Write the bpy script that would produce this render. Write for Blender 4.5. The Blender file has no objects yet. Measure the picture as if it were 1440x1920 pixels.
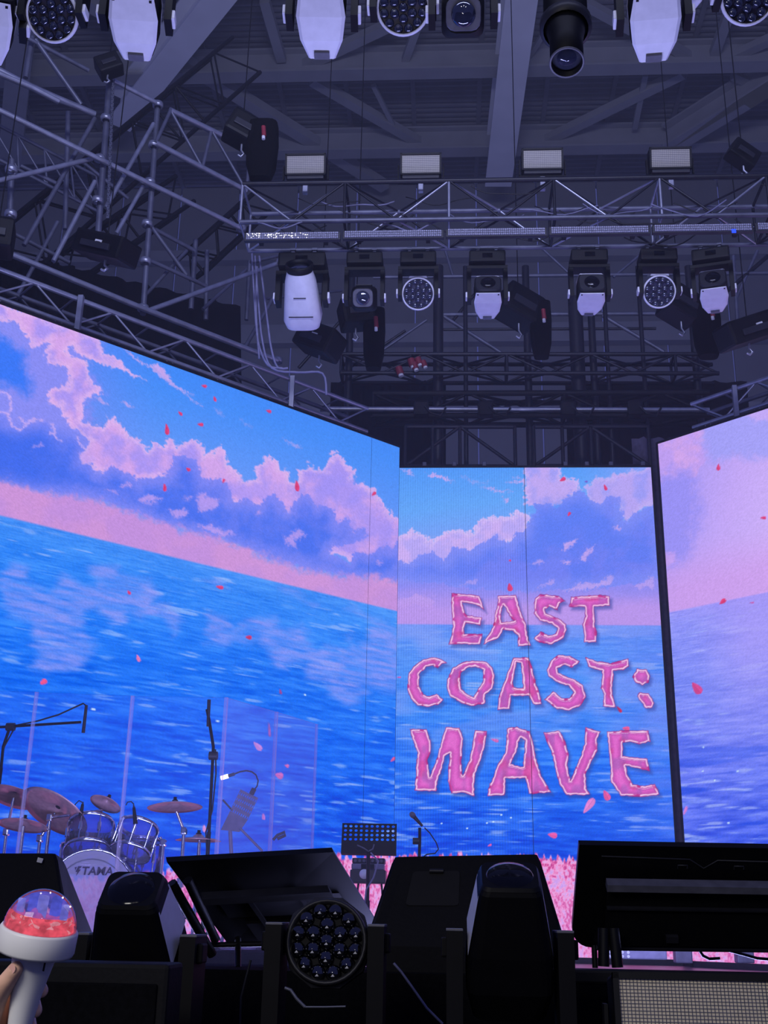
import bpy, bmesh, math, random
import numpy as np
from mathutils import Vector, Matrix, Euler
random.seed(7)
scn = bpy.context.scene
COL = scn.collection
rad = math.radians

# ================================================================ camera
FPX = 2150.0                                  # focal length in pixels of the 1440 x 1920 frame
PITCH, ROLL, YAW = rad(19.6), rad(1.1), rad(3.3)
CAM = Vector((0.0, 0.0, 0.2))                 # stage floor is z = 0, the audience pit lies lower
_f = Vector((-math.sin(YAW) * math.cos(PITCH), math.cos(YAW) * math.cos(PITCH), math.sin(PITCH)))
_r0 = Vector((math.cos(YAW), math.sin(YAW), 0)); _u0 = _r0.cross(_f)
CR = math.cos(ROLL) * _r0 + math.sin(ROLL) * _u0
CU = -math.sin(ROLL) * _r0 + math.cos(ROLL) * _u0
CF = _f
cam_data = bpy.data.cameras.new('camera'); cam = bpy.data.objects.new('camera', cam_data); COL.objects.link(cam)
M = Matrix((CR, CU, -CF)).transposed().to_4x4(); M.translation = CAM; cam.matrix_world = M
cam_data.sensor_fit = 'VERTICAL'; cam_data.sensor_height = 36.0
cam_data.lens = FPX / 1920.0 * 36.0
cam_data.clip_start = 0.05; cam_data.clip_end = 300
scn.camera = cam

# ================================================================ light of the place
world = bpy.data.worlds.new('world'); scn.world = world; world.use_nodes = True
wbg = world.node_tree.nodes['Background']
wbg.inputs['Color'].default_value = (0.20, 0.24, 0.90, 1); wbg.inputs['Strength'].default_value = 0.25
def area_light(name, loc, target, size, energy, color):
    d = bpy.data.lights.new(name, 'AREA'); d.shape = 'RECTANGLE'; d.size, d.size_y = size; d.energy = energy; d.color = color
    o = bpy.data.objects.new(name, d); COL.objects.link(o); o.location = loc
    o.rotation_euler = (Vector(target) - Vector(loc)).to_track_quat('-Z', 'Y').to_euler()
    return o
area_light('stick_fill', (-1.7, -1.1, 2.0), (-.4, 3, .0), (1.6, .8), 66, (1.0, 0.96, 0.90))     # added fill beside the camera, set low to brighten the light stick
area_light('stage_wash', (0, 2.2, 8.2), (0, 15, 14.5), (6, 1.0), 640, (0.58, 0.62, 1.0))    # blue front wash from a bar above the pit, thrown up into rig and roof
area_light('foot_lights', (0, 5.95, -.13), (0, 6.6, 7.0), (5, .4), 250, (0.42, 0.44, 1.0))    # lilac uplight from the trough behind the stage lip
for hx, hy, hzz in ((-2.4, -8, 5.2), (.6, -9, 5.8), (3.2, -8, 5.0)):           # three hall lamps behind the audience
    pl = bpy.data.lights.new('hall_lamp', 'POINT'); pl.energy = 110; pl.shadow_soft_size = .12; pl.color = (1, .97, .9)
    po = bpy.data.objects.new('hall_lamp', pl); COL.objects.link(po); po.location = (hx, hy, hzz)
cy = scn.cycles; cy.max_bounces = 6; cy.diffuse_bounces = 2; cy.glossy_bounces = 3; cy.volume_bounces = 0; cy.transparent_max_bounces = 12
scn.view_settings.view_transform = 'Standard'; scn.view_settings.look = 'None'
scn.view_settings.exposure = 0.0; scn.view_settings.gamma = 1.0; scn.view_settings.use_curve_mapping = False

# ================================================================ helpers
def ray(x, y): return CF + CR * ((x - 720) / FPX) + CU * ((960 - y) / FPX)
def PY(x, y, Y): d = ray(x, y); return CAM + d * ((Y - CAM.y) / d.y)          # point of a pixel on the plane y = Y
def PZ(x, y, Z): d = ray(x, y); return CAM + d * ((Z - CAM.z) / d.z)          # ... on a level plane
def PX(x, y, X): d = ray(x, y); return CAM + d * ((X - CAM.x) / d.x)
def PP(x, y, p0, n): d = ray(x, y); return CAM + d * ((p0 - CAM).dot(n) / d.dot(n))   # ... on any plane
def ppm(p): return FPX / (Vector(p) - CAM).dot(CF)                             # pixels per metre at a point

class MB:
    """collects shapes and links them as ONE mesh object"""
    def __init__(s): s.v = []; s.f = []; s.sm = []
    def add(s, vs, fs, smooth=False, mtx=None):
        o = len(s.v)
        s.v += [tuple(mtx @ Vector(p)) if mtx is not None else tuple(p) for p in vs]
        s.f += [tuple(o + i for i in f) for f in fs]; s.sm += [smooth] * len(fs)
        return s
    def box(s, c, size, rot=None, bev=0.0, mtx=None):
        x, y, z = [k / 2 for k in size]
        m = Matrix.Translation(c) @ (Euler(rot).to_matrix().to_4x4() if rot else Matrix())
        if mtx is not None: m = mtx @ m
        if bev <= 0:
            vs = [(i * x, j * y, k * z) for i in (-1, 1) for j in (-1, 1) for k in (-1, 1)]
            fs = [(0, 1, 3, 2), (4, 6, 7, 5), (0, 4, 5, 1), (2, 3, 7, 6), (0, 2, 6, 4), (1, 5, 7, 3)]
            return s.add(vs, fs, False, m)
        bm = bmesh.new(); bmesh.ops.create_cube(bm, size=1)
        for q in bm.verts: q.co = Vector((q.co.x * 2 * x, q.co.y * 2 * y, q.co.z * 2 * z))
        bmesh.ops.bevel(bm, geom=list(bm.edges), offset=bev, segments=2, affect='EDGES', profile=.6)
        bm.verts.index_update()
        s.add([q.co.copy() for q in bm.verts], [[q.index for q in f.verts] for f in bm.faces], False, m); bm.free()
        return s
    def tube(s, p, q, r, n=8, r2=None, caps=True):
        p, q = Vector(p), Vector(q); d = q - p
        if d.length < 1e-6: return s
        z = d.normalized(); a = z.orthogonal().normalized(); b = z.cross(a); r2 = r if r2 is None else r2
        vs = [p + (a * math.cos(t) + b * math.sin(t)) * r for t in [2 * math.pi * k / n for k in range(n)]]
        vs += [q + (a * math.cos(t) + b * math.sin(t)) * r2 for t in [2 * math.pi * k / n for k in range(n)]]
        s.add(vs, [(k, (k + 1) % n, n + (k + 1) % n, n + k) for k in range(n)], True)
        if caps: s.add(vs, [tuple(range(n))[::-1], tuple(range(n, 2 * n))])
        return s
    def path(s, pts, r, n=6):
        pts = [Vector(p) for p in pts]; rings = []; a = None
        for i, p in enumerate(pts):
            d = (pts[min(i + 1, len(pts) - 1)] - pts[max(i - 1, 0)]).normalized()
            a = (d.orthogonal() if a is None else a - d * a.dot(d)).normalized(); b = d.cross(a)
            rings.append([p + (a * math.cos(2 * math.pi * k / n) + b * math.sin(2 * math.pi * k / n)) * r for k in range(n)])
        vs = [v for R in rings for v in R]
        fs = [(i * n + k, i * n + (k + 1) % n, (i + 1) * n + (k + 1) % n, (i + 1) * n + k) for i in range(len(pts) - 1) for k in range(n)]
        s.add(vs, fs, True); return s.add(vs, [tuple(range(n))[::-1], tuple(range((len(pts) - 1) * n, len(pts) * n))])
    def lathe(s, prof, n=24, mtx=None, smooth=True, closed=False):
        """profile of (radius, height) turned about z"""
        vs = []; m = len(prof)
        for k in range(n):
            t = 2 * math.pi * k / n
            vs += [(r * math.cos(t), r * math.sin(t), h) for r, h in prof]
        fs = []
        for k in range(n):
            for j in range(m if closed else m - 1):
                j2 = (j + 1) % m
                a, b, c, d = k * m + j, ((k + 1) % n) * m + j, ((k + 1) % n) * m + j2, k * m + j2
                f = [a, b, c, d]
                if prof[j][0] < 1e-6: f = [a, c, d]
                elif prof[j2][0] < 1e-6: f = [a, b, c]
                fs.append(tuple(f))
        return s.add(vs, fs, smooth, mtx)
    def prism(s, poly, depth, mtx=None, bevtop=0):
        """2-D outline (x, z) extruded along y from -depth/2 to depth/2; outline counter-clockwise seen from -y"""
        n = len(poly); h = depth / 2
        vs = [(x, -h, z) for x, z in poly] + [(x, h, z) for x, z in poly]
        fs = [tuple(range(n)), tuple(range(n, 2 * n))[::-1]] + [(k, n + k, n + (k + 1) % n, (k + 1) % n) for k in range(n)]
        return s.add(vs, fs, False, mtx)
    def loft(s, rings, smooth=True, caps=True, mtx=None):
        n = len(rings[0]); vs = [v for R in rings for v in R]
        fs = [(i * n + k, i * n + (k + 1) % n, (i + 1) * n + (k + 1) % n, (i + 1) * n + k) for i in range(len(rings) - 1) for k in range(n)]
        s.add(vs, fs, smooth, mtx)
        if caps: s.add(vs, [tuple(range(n))[::-1], tuple(range((len(rings) - 1) * n, len(rings) * n))], False, mtx)
        return s
    def mesh(s, name):
        me = bpy.data.meshes.new(name); me.from_pydata(s.v, [], s.f)
        me.polygons.foreach_set('use_smooth', s.sm); me.update(); return me
    def build(s, name, mat, parent=None, loc=None, rot=None):
        return link(name, s.mesh(name), mat, parent, loc, rot)
def link(name, me, mat, parent=None, loc=None, rot=None):
    if mat is not None and not me.materials: me.materials.append(mat)
    o = bpy.data.objects.new(name, me); COL.objects.link(o)
    if parent is not None: o.parent = parent
    if loc is not None: o.location = loc
    if rot is not None: o.rotation_euler = rot
    return o
def tag(o, label=None, cat=None, group=None, kind=None):
    if label: o['label'] = label
    if cat: o['category'] = cat
    if group: o['group'] = group
    if kind: o['kind'] = kind
    return o
def thing(name, label, cat, loc=(0, 0, 0), rot=(0, 0, 0), group=None, scale=1.0):
    o = bpy.data.objects.new(name, None); COL.objects.link(o); o.empty_display_size = .1
    o.location = loc; o.rotation_euler = rot; o.scale = (scale,) * 3
    return tag(o, label, cat, group)
def rrect(w, h, r, n=4):
    out = []
    for cx, cz, a0 in ((w/2 - r, h/2 - r, 0), (-w/2 + r, h/2 - r, 90), (-w/2 + r, -h/2 + r, 180), (w/2 - r, -h/2 + r, 270)):
        for k in range(n + 1):
            t = rad(a0 + 90 * k / n); out.append((cx + r * math.cos(t), cz + r * math.sin(t)))
    return out
def frame_to(p, zdir, ydir=(0, 0, 1)):
    z = Vector(zdir).normalized(); y = Vector(ydir); x = y.cross(z)
    if x.length < 1e-5: x = z.orthogonal()
    x.normalize(); y = z.cross(x)
    m = Matrix((x, y, z)).transposed().to_4x4(); m.translation = Vector(p); return m

# ---------------------------------------------------------------- materials (all node based)
def srgb(c): return tuple((k / 255 / 12.92) if k / 255 <= .04045 else ((k / 255 + .055) / 1.055) ** 2.4 for k in c)
def mat(name, color, rough=.5, metal=0.0, var=.18, scale=18.0, bump=0.0, spec=.5, emit=None, estr=1.0, alpha=None, trans=0.0, coat=0.0):
    m = bpy.data.materials.new(name); m.use_nodes = True; nt = m.node_tree; b = nt.nodes['Principled BSDF']
    c = srgb(color)
    tc = nt.nodes.new('ShaderNodeTexCoord'); n = nt.nodes.new('ShaderNodeTexNoise'); n.inputs['Scale'].default_value = scale; n.inputs['Detail'].default_value = 3
    nt.links.new(tc.outputs['Object'], n.inputs['Vector'])
    r = nt.nodes.new('ShaderNodeValToRGB'); r.color_ramp.elements[0].position = .3; r.color_ramp.elements[1].position = .7
    r.color_ramp.elements[0].color = (*[k * (1 - var) for k in c], 1); r.color_ramp.elements[1].color = (*[min(1, k * (1 + var)) for k in c], 1)
    nt.links.new(n.outputs['Fac'], r.inputs['Fac']); nt.links.new(r.outputs['Color'], b.inputs['Base Color'])
    b.inputs['Roughness'].default_value = rough; b.inputs['Metallic'].default_value = metal
    b.inputs['Specular IOR Level'].default_value = spec
    if coat: b.inputs['Coat Weight'].default_value = coat
    if bump:
        bp = nt.nodes.new('ShaderNodeBump'); bp.inputs['Strength'].default_value = bump; bp.inputs['Distance'].default_value = .01
        nt.links.new(n.outputs['Fac'], bp.inputs['Height']); nt.links.new(bp.outputs['Normal'], b.inputs['Normal'])
    if emit: b.inputs['Emission Color'].default_value = (*srgb(emit), 1); b.inputs['Emission Strength'].default_value = estr
    if trans: b.inputs['Transmission Weight'].default_value = trans
    if alpha is not None: b.inputs['Alpha'].default_value = alpha
    return m
def clear_mat(name, tint, gloss=.12, haze=.10, rough=.06):
    """thin clear plastic: mostly see-through, a little milky, with a soft reflection"""
    m = bpy.data.materials.new(name); m.use_nodes = True; nt = m.node_tree; nt.nodes.clear()
    out = nt.nodes.new('ShaderNodeOutputMaterial'); t = nt.nodes.new('ShaderNodeBsdfTransparent'); t.inputs[0].default_value = (*srgb(tint), 1)
    g = nt.nodes.new('ShaderNodeBsdfGlossy'); g.inputs['Roughness'].default_value = rough
    tr = nt.nodes.new('ShaderNodeBsdfTranslucent'); tr.inputs[0].default_value = (.85, .85, .9, 1); df = nt.nodes.new('ShaderNodeBsdfDiffuse'); df.inputs[0].default_value = (.85, .83, .9, 1)
    d = nt.nodes.new('ShaderNodeMixShader'); d.inputs[0].default_value = .45; nt.links.new(tr.outputs[0], d.inputs[1]); nt.links.new(df.outputs[0], d.inputs[2])
    m1 = nt.nodes.new('ShaderNodeMixShader'); m1.inputs[0].default_value = haze
    m2 = nt.nodes.new('ShaderNodeMixShader'); fr = nt.nodes.new('ShaderNodeLayerWeight'); fr.inputs[0].default_value = gloss
    nt.links.new(t.outputs[0], m1.inputs[1]); nt.links.new(d.outputs[0], m1.inputs[2])
    nt.links.new(fr.outputs['Fresnel'], m2.inputs[0]); nt.links.new(m1.outputs[0], m2.inputs[1]); nt.links.new(g.outputs[0], m2.inputs[2])
    nt.links.new(m2.outputs[0], out.inputs[0]); return m
K = {}
K['black'] = mat('black_paint', (11, 11, 14), .55, spec=.25)
K['blackgloss'] = mat('black_gloss_plastic', (12, 12, 15), .22, spec=.4)
K['blackmatte'] = mat('black_matte_fabric', (10, 10, 13), .95, var=.3, scale=60, bump=.2, spec=.1)
K['charcoal'] = mat('charcoal_plastic', (32, 32, 38), .5)
K['grey'] = mat('grey_plastic', (96, 96, 108), .5)
K['steel'] = mat('galvanised_steel', (176, 178, 190), .38, .75, var=.15, scale=9)
K['steeldark'] = mat('dull_galvanised_steel', (104, 106, 122), .5, .5, var=.2, scale=7)
K['chrome'] = mat('chrome', (220, 222, 230), .14, 1.0, var=.03)
K['pitblack'] = mat('pit_lamp_black', (7, 7, 11), .6, spec=.15)
K['shell'] = mat('pale_lamp_shell', (230, 230, 240), .42, var=.05)
K['truss'] = mat('black_truss_paint', (30, 30, 38), .42, .3, var=.2)
K['girder'] = mat('lit_girder_tone', (232, 232, 236), .55, var=.05, scale=2)  # light on the two large girders put into a paler base colour
K['roofsteel'] = mat('painted_roof_steel', (146, 146, 150), .65, var=.08, scale=2)
K['roofdeck'] = mat('corrugated_roof_sheet', (104, 104, 112), .6, var=.15, scale=1.5)
K['wall'] = mat('wall_cladding', (126, 126, 130), .75, var=.06, scale=1)
K['glassdark'] = mat('dark_lens_glass', (8, 8, 12), .12, spec=.35)
K['lens'] = mat('lens_glass', (48, 52, 72), .06, .2, spec=1.0, coat=1.0)
K['glassball'] = mat('black_lens_ball', (7, 7, 10), .06, spec=1.0, coat=1.0)
K['lensface'] = mat('lens_face_plate', (52, 50, 78), .35)
K['diffuser'] = mat('strobe_diffuser', (160, 155, 142), .5, var=.07, scale=120)
K['red'] = mat('red_plastic', (132, 36, 48), .5)
K['white'] = mat('white_plastic', (226, 226, 226), .42, var=.03)
K['label'] = mat('white_tape', (220, 220, 224), .6)
K['cable'] = mat('cable_rubber', (22, 22, 26), .6)
K['cablegrey'] = mat('grey_cable', (120, 120, 150), .5)
# ================================================================ the hall
def struct(name, mb, m, label=None, cat=None):
    o = mb.build(name, m); return tag(o, label, cat, kind='structure')
STAGE_FRONT = 5.0
FL = -.19                                     # main stage floor; the monitors stand on a raised black lip (z = 0)
K['stage'] = mat('stage_deck', (70, 66, 84), .35, var=.25, scale=3, bump=.1)
floor = MB().box((0, (STAGE_FRONT + 19) / 2, FL - .03), (22, 19 - STAGE_FRONT, .06))
floor = struct('floor', floor, K['stage'], 'dark glossy stage floor reaching back to the screens', 'floor')
struct('wall_stage_front', MB().box((0, STAGE_FRONT + .29, -.62), (22, .62, 1.24)), K['blackmatte'], 'black raised lip and fascia along the front of the stage', 'wall')
struct('floor_pit', MB().box((0, 0, -1.3), (22, 16, .1)), mat('pit_floor', (40, 40, 46), .8), 'dark floor of the audience pit', 'floor')

ROOF_Z, WALL_Y = 18.0, 24.6
ceiling = bpy.data.objects.new('ceiling', None); COL.objects.link(ceiling)
tag(ceiling, 'corrugated grey metal roof deck high above the stage', 'ceiling', kind='structure')
sheet = MB(); nrib, pitch = 58, .17; prof = []
for k in range(nrib):
    y = 15.2 + k * pitch; prof += [(y, 0), (y + .06, 0), (y + .085, -.11), (y + .145, -.11)]
vs = [(x, y, z) for x in (-.73, .73) for y, z in prof]; n = len(prof)
sheet.add(vs, [(k, k + 1, n + k + 1, n + k) for k in range(n - 1)])
sheet_me = sheet.mesh('roof_sheet')
for i in range(22): link('roof_sheet', sheet_me, K['roofdeck'], ceiling, (-15 + i * 1.5, 0, ROOF_Z))
seam = MB().box((0, 20, -.08), (.10, 9.6, .2)).mesh('seam_purlin')
for i in range(21): link('purlin', seam, K['roofdeck'], ceiling, (-14.25 + i * 1.5, 0, ROOF_Z))

wall_back = bpy.data.objects.new('wall_back', None); COL.objects.link(wall_back)
tag(wall_back, 'grey panel wall of the hall behind the stage rig', 'wall', kind='structure')
panel_me = MB().box((0, 0, 0), (1.47, .08, 4.42), bev=.02).mesh('wall_panel')
for i in range(22):
    for k in range(4): link('wall_panel', panel_me, K['wall'], wall_back, (-15 + i * 1.5, WALL_Y, 2.2 + k * 4.45))
for z in (9.2, 11.4, 13.4, 15.6):
    MB().box((0, WALL_Y - .18, z), (33, .26, .30 if z != 13.4 else .5)).build('girt', K['roofsteel'], wall_back)

def ibeam(name, p, q, w, h, label, up=(0, 0, 1), m='roofsteel', t=.05):
    """I-section from p to q (centre line of its lower flange)"""
    p, q = Vector(p), Vector(q); y = (q - p); L = y.length; y.normalize(); x = y.cross(Vector(up)).normalized(); z = x.cross(y)
    f = Matrix((x, y, z)).transposed().to_4x4(); f.translation = (p + q) / 2
    b = MB(); b.box((0, 0, t / 2), (w, L, t), mtx=f); b.box((0, 0, h - t / 2), (w, L, t), mtx=f); b.box((0, 0, h / 2), (t, L, h - 2 * t), mtx=f)
    o = b.build(name, K[m]); return tag(o, label, 'beam', kind='structure')
for Y, yb, lab in ((PZ(720, 140, 17.0).y, 140, 'grey roof beam crossing the ceiling nearest the camera'), (PZ(720, 288, 17.0).y, 288, 'grey roof beam crossing above the white strobe lights'), (PZ(720, -60, 17.0).y, 0, 'grey roof beam just above the picture')):
    ibeam('roof_beam', (-16, Y, 17.0), (18, Y, 17.0), .34, .62, lab)
def rafter(a, b, w, h, z, lab):
    p, q = PZ(*a, z), PZ(*b, z); d = (p - q); p = p + d * .35
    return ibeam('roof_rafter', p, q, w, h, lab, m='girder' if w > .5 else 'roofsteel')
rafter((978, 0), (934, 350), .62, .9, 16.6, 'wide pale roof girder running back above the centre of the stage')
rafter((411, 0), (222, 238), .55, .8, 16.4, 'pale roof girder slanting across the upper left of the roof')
rafter((46, 0), (18, 300), .5, .7, 16.6, 'grey roof girder at the left edge of the roof')
rafter((1470, 150), (1255, 282), .45, .6, 16.8, 'grey roof girder rising to the right edge of the picture')
def brace(a, b, w, z, lab):
    p, q = PZ(*a, z), PZ(*b, z); d = (q - p); L = d.length; y = d.normalized(); x = y.cross(Vector((0, 0, 1))).normalized(); zz = x.cross(y)
    f = Matrix((x, y, zz)).transposed().to_4x4(); f.translation = (p + q) / 2
    o = MB().box((0, 0, 0), (w, L, w * .8), mtx=f).build('roof_brace', K['roofsteel']); return tag(o, lab, 'beam', 'diagonal braces under the roof deck', 'structure')
for a, b, w in (((140, -12), (722, 350), .28), ((560, 128), (745, 40), .22), ((585, 150), (822, 288), .22), ((1085, 0), (1185, 55), .2), ((1235, 72), (1300, 112), .2), ((1010, 270), (1280, 137), .22), ((1362, 112), (1452, 70), .2),
                ((1375, 140), (1445, 170), .2), ((496, 0), (528, 112), .2), ((1335, 112), (1372, 10), .2), ((760, 112), (800, 0), .16), ((745, 250), (700, 160), .1), ((1190, 240), (1210, 140), .12), ((990, 110), (1040, 30), .1)):
    brace(a, b, w, 17.35, 'grey diagonal brace under the roof deck')
# ---------------------------------------------------------------- theatrical haze hanging over the stage
hz = bpy.data.materials.new('stage_haze'); hz.use_nodes = True; nt = hz.node_tree; nt.nodes.clear()
ho = nt.nodes.new('ShaderNodeOutputMaterial'); hv = nt.nodes.new('ShaderNodeVolumeScatter')
hv.inputs['Color'].default_value = (.86, .88, 1.0, 1); hv.inputs['Density'].default_value = .008; hv.inputs['Anisotropy'].default_value = .1
nt.links.new(hv.outputs[0], ho.inputs['Volume'])
hob = MB().box((0, 15.15, 8.35), (19, 18.1, 16.9)).build('haze', hz)
tag(hob, 'thin bluish haze hanging in the air over the stage', 'haze', kind='stuff')
# ---------------------------------------------------------------- picture shown on the LED screens
def _hash(ix, iy, seed):
    h = (ix.astype(np.int64) * 374761393 + iy.astype(np.int64) * 668265263 + seed * 974634211) & 0x7fffffff
    h = ((h ^ (h >> 13)) * 1274126177) & 0x7fffffff
    return ((h ^ (h >> 16)) & 0xffff) / 65535.0
def vnoise(x, y, seed=0):
    ix = np.floor(x); iy = np.floor(y); fx = x - ix; fy = y - iy
    fx = fx * fx * (3 - 2 * fx); fy = fy * fy * (3 - 2 * fy)
    a = _hash(ix, iy, seed); b = _hash(ix + 1, iy, seed); c = _hash(ix, iy + 1, seed); d = _hash(ix + 1, iy + 1, seed)
    return (a * (1 - fx) + b * fx) * (1 - fy) + (c * (1 - fx) + d * fx) * fy
def fbm(x, y, seed=0, octv=4):
    s = 0; a = 0.5; t = 0
    for k in range(octv):
        s = s + a * vnoise(x * 2 ** k, y * 2 ** k, seed + k * 17); t += a; a *= 0.55
    return s / t
def sdf(px, py, V):
    """signed distance to a closed polygon, negative inside; exact only near its box"""
    V = np.asarray(V, float); d = np.full(px.shape, 1e9); ins = np.zeros(px.shape, bool)
    n = len(V)
    for i in range(n):
        ax, ay = V[i]; bx, by = V[(i + 1) % n]
        ex, ey = bx - ax, by - ay; L = ex * ex + ey * ey + 1e-9
        t = np.clip(((px - ax) * ex + (py - ay) * ey) / L, 0, 1)
        d = np.minimum(d, (px - ax - t * ex) ** 2 + (py - ay - t * ey) ** 2)
        if ay != by:
            c = ((ay > py) != (by > py)) & (px < ex * (py - ay) / ey + ax)
            ins ^= c
    d = np.sqrt(d); return np.where(ins, -d, d)
def sstep(a, b, x):
    t = np.clip((x - a) / (b - a), 0, 1); return t * t * (3 - 2 * t)
def mixc(col, c, a):
    c = np.asarray(c, float)
    if c.ndim == 1: c = c[None, :] / 255.0
    return col * (1 - a[:, None]) + c * a[:, None]
def lut(x, xs, cols):
    cols = np.asarray(cols, float) / 255.0
    return np.stack([np.interp(x, xs, cols[:, k]) for k in range(3)], 1)
def from_crop(ox, oy, s, pts): return [(ox + x / s, oy + y / s) for x, y in pts]
def ell(col, px, py, x, y, a, b, ang, c, soft=1.0, alpha=1.0):
    ca, sa = math.cos(ang), math.sin(ang)
    q = np.sqrt((((px - x) * ca + (py - y) * sa) / a) ** 2 + ((-(px - x) * sa + (py - y) * ca) / b) ** 2)
    return mixc(col, c, alpha * (1 - sstep(1 - .35 * soft, 1 + .25 * soft, q)))

def petal(col, px, py, x, y, L, wd, ang, c=(214, 62, 118)):
    """tear-shaped petal: pointed at one end"""
    m = (abs(px - x) < L + 3) & (abs(py - y) < L + 3)
    if not m.any(): return col
    ca, sa = math.cos(ang), math.sin(ang)
    s = ((px[m] - x) * ca + (py[m] - y) * sa) / L; t = (-(px[m] - x) * sa + (py[m] - y) * ca)
    half = wd * np.sqrt(np.clip(1 - s * s, 0, 1)) * (0.72 + 0.4 * s)
    a = sstep(1.1, -0.7, abs(t) - half) * (abs(s) < 1)
    cc = lut(t / wd, [-1, -.15, 0, .15, 1], [c, [min(255, k * 1.08) for k in c], [k * .92 for k in c], c, [k * .96 for k in c]])
    col[m] = col[m] * (1 - a[:, None]) + cc * a[:, None]
    return col

SEA = 3.5
def paint_sea(col, u, v, px, py, tint, SEA=SEA):
    """ripples, streaks and foam below the sea line; u, v in metres on the screen"""
    sea = sstep(SEA + .012, SEA - .012, v); d = np.clip(SEA - v, 0, 9)
    base = lut(d, [0, .25, .8, 1.6, 2.6, 3.6], tint)
    k = 1 / (0.35 + d * .55)                                     # ripples widen towards the shore
    n1 = fbm(u * 4.6 * k ** .5, v * 34 * k ** .5 + 2 * vnoise(u * .9, v, 5), 11, 3)
    n2 = fbm(u * 1.6, v * 9, 23, 3)
    r = (n1 - .5) * 1.35 + (n2 - .5) * .6
    base = base + r[:, None] * np.array([.20, .17, .10])[None] * (0.7 + .25 * np.clip(d, 0, 2))[:, None]
    st = fbm(u * 3.4 + 40, v * 30, 31, 3)
    gate = fbm(u * 1.1 + 7, v * 3.4, 37, 2)
    s = sstep(.60, .80, st) * sstep(.40, .66, gate)
    base = mixc(base, (168, 190, 254), np.clip(s * .62, 0, 1))
    s2 = sstep(.70, .84, fbm(u * 2.6 + 11, v * 34, 39, 2)) * sstep(.5, .7, vnoise(u * 1.7, v * 3, 47))
    base = mixc(base, (186, 200, 255), np.clip(s2 * .55, 0, 1))
    return col * (1 - sea[:, None]) + base * sea[:, None], sea

def paint_grass(col, u, v, top):
    v = v + 0 * u
    edge = top + .05 * (vnoise(u * 16, v * 0, 3) - .5) + .07 * (vnoise(u * 55, v * 0, 9) - .3)
    a = sstep(edge + .015, edge - .02, v)
    n = fbm(u * 52 + 2 * vnoise(u * 6, v * 8, 2), v * 34, 51, 3); m = fbm(u * 5, v * 5, 61, 3)
    g = lut(n * .75 + m * .35, [.25, .42, .52, .62, .75], [(176, 40, 128), (214, 84, 160), (238, 134, 198), (240, 170, 226), (206, 160, 240)])
    dep = sstep(0, .75, top - v)
    g = g * (1 - dep[:, None] * .25) + np.array([.86, .62, .92])[None] * dep[:, None] * .25
    return col * (1 - a[:, None]) + g * a[:, None]

def warp(px, py, amp, sc, seed):
    n = lambda x, y, s: fbm(x / sc, y / sc, s, 3) - .5 + .55 * (abs(fbm(x / sc * 2.2, y / sc * 2.2, s + 3, 3) - .5) * 2.6 - .35)
    return (px + amp * n(px, py, seed) * 2, py + amp * n(px + 31 * sc, py + 17 * sc, seed + 5) * 2)
def layer(col, px, py, poly, c, amp=14, sc=26, soft=2.5, alpha=1.0, seed=1, rim=None, rw=7, grad=None):
    V = np.array(poly); x0, y0 = V.min(0) - 60; x1, y1 = V.max(0) + 60
    m = (px > x0) & (px < x1) & (py > y0) & (py < y1)
    if not m.any(): return col
    wx, wy = warp(px[m], py[m], amp, sc, seed)
    d = sdf(wx, wy, poly)
    d = d + 2.2 * (vnoise(px[m] / 1.7, py[m] / 1.7, 77) - .5)          # the LED dither along every edge
    a = sstep(soft, -soft, d) * alpha
    base = np.repeat(np.asarray(c, float)[None] / 255, m.sum(), 0)
    if grad is not None:                                      # second colour blended in by billows
        base = mixc(base, grad[0], sstep(.36, .66, fbm(px[m] / grad[1], py[m] / grad[1], seed + 9, 4)))
    if rim is not None: base = mixc(base, rim, sstep(-rw * 2.2, -rw * .1, d) * .8)
    col[m] = col[m] * (1 - a[:, None]) + base * a[:, None]
    return col

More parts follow.
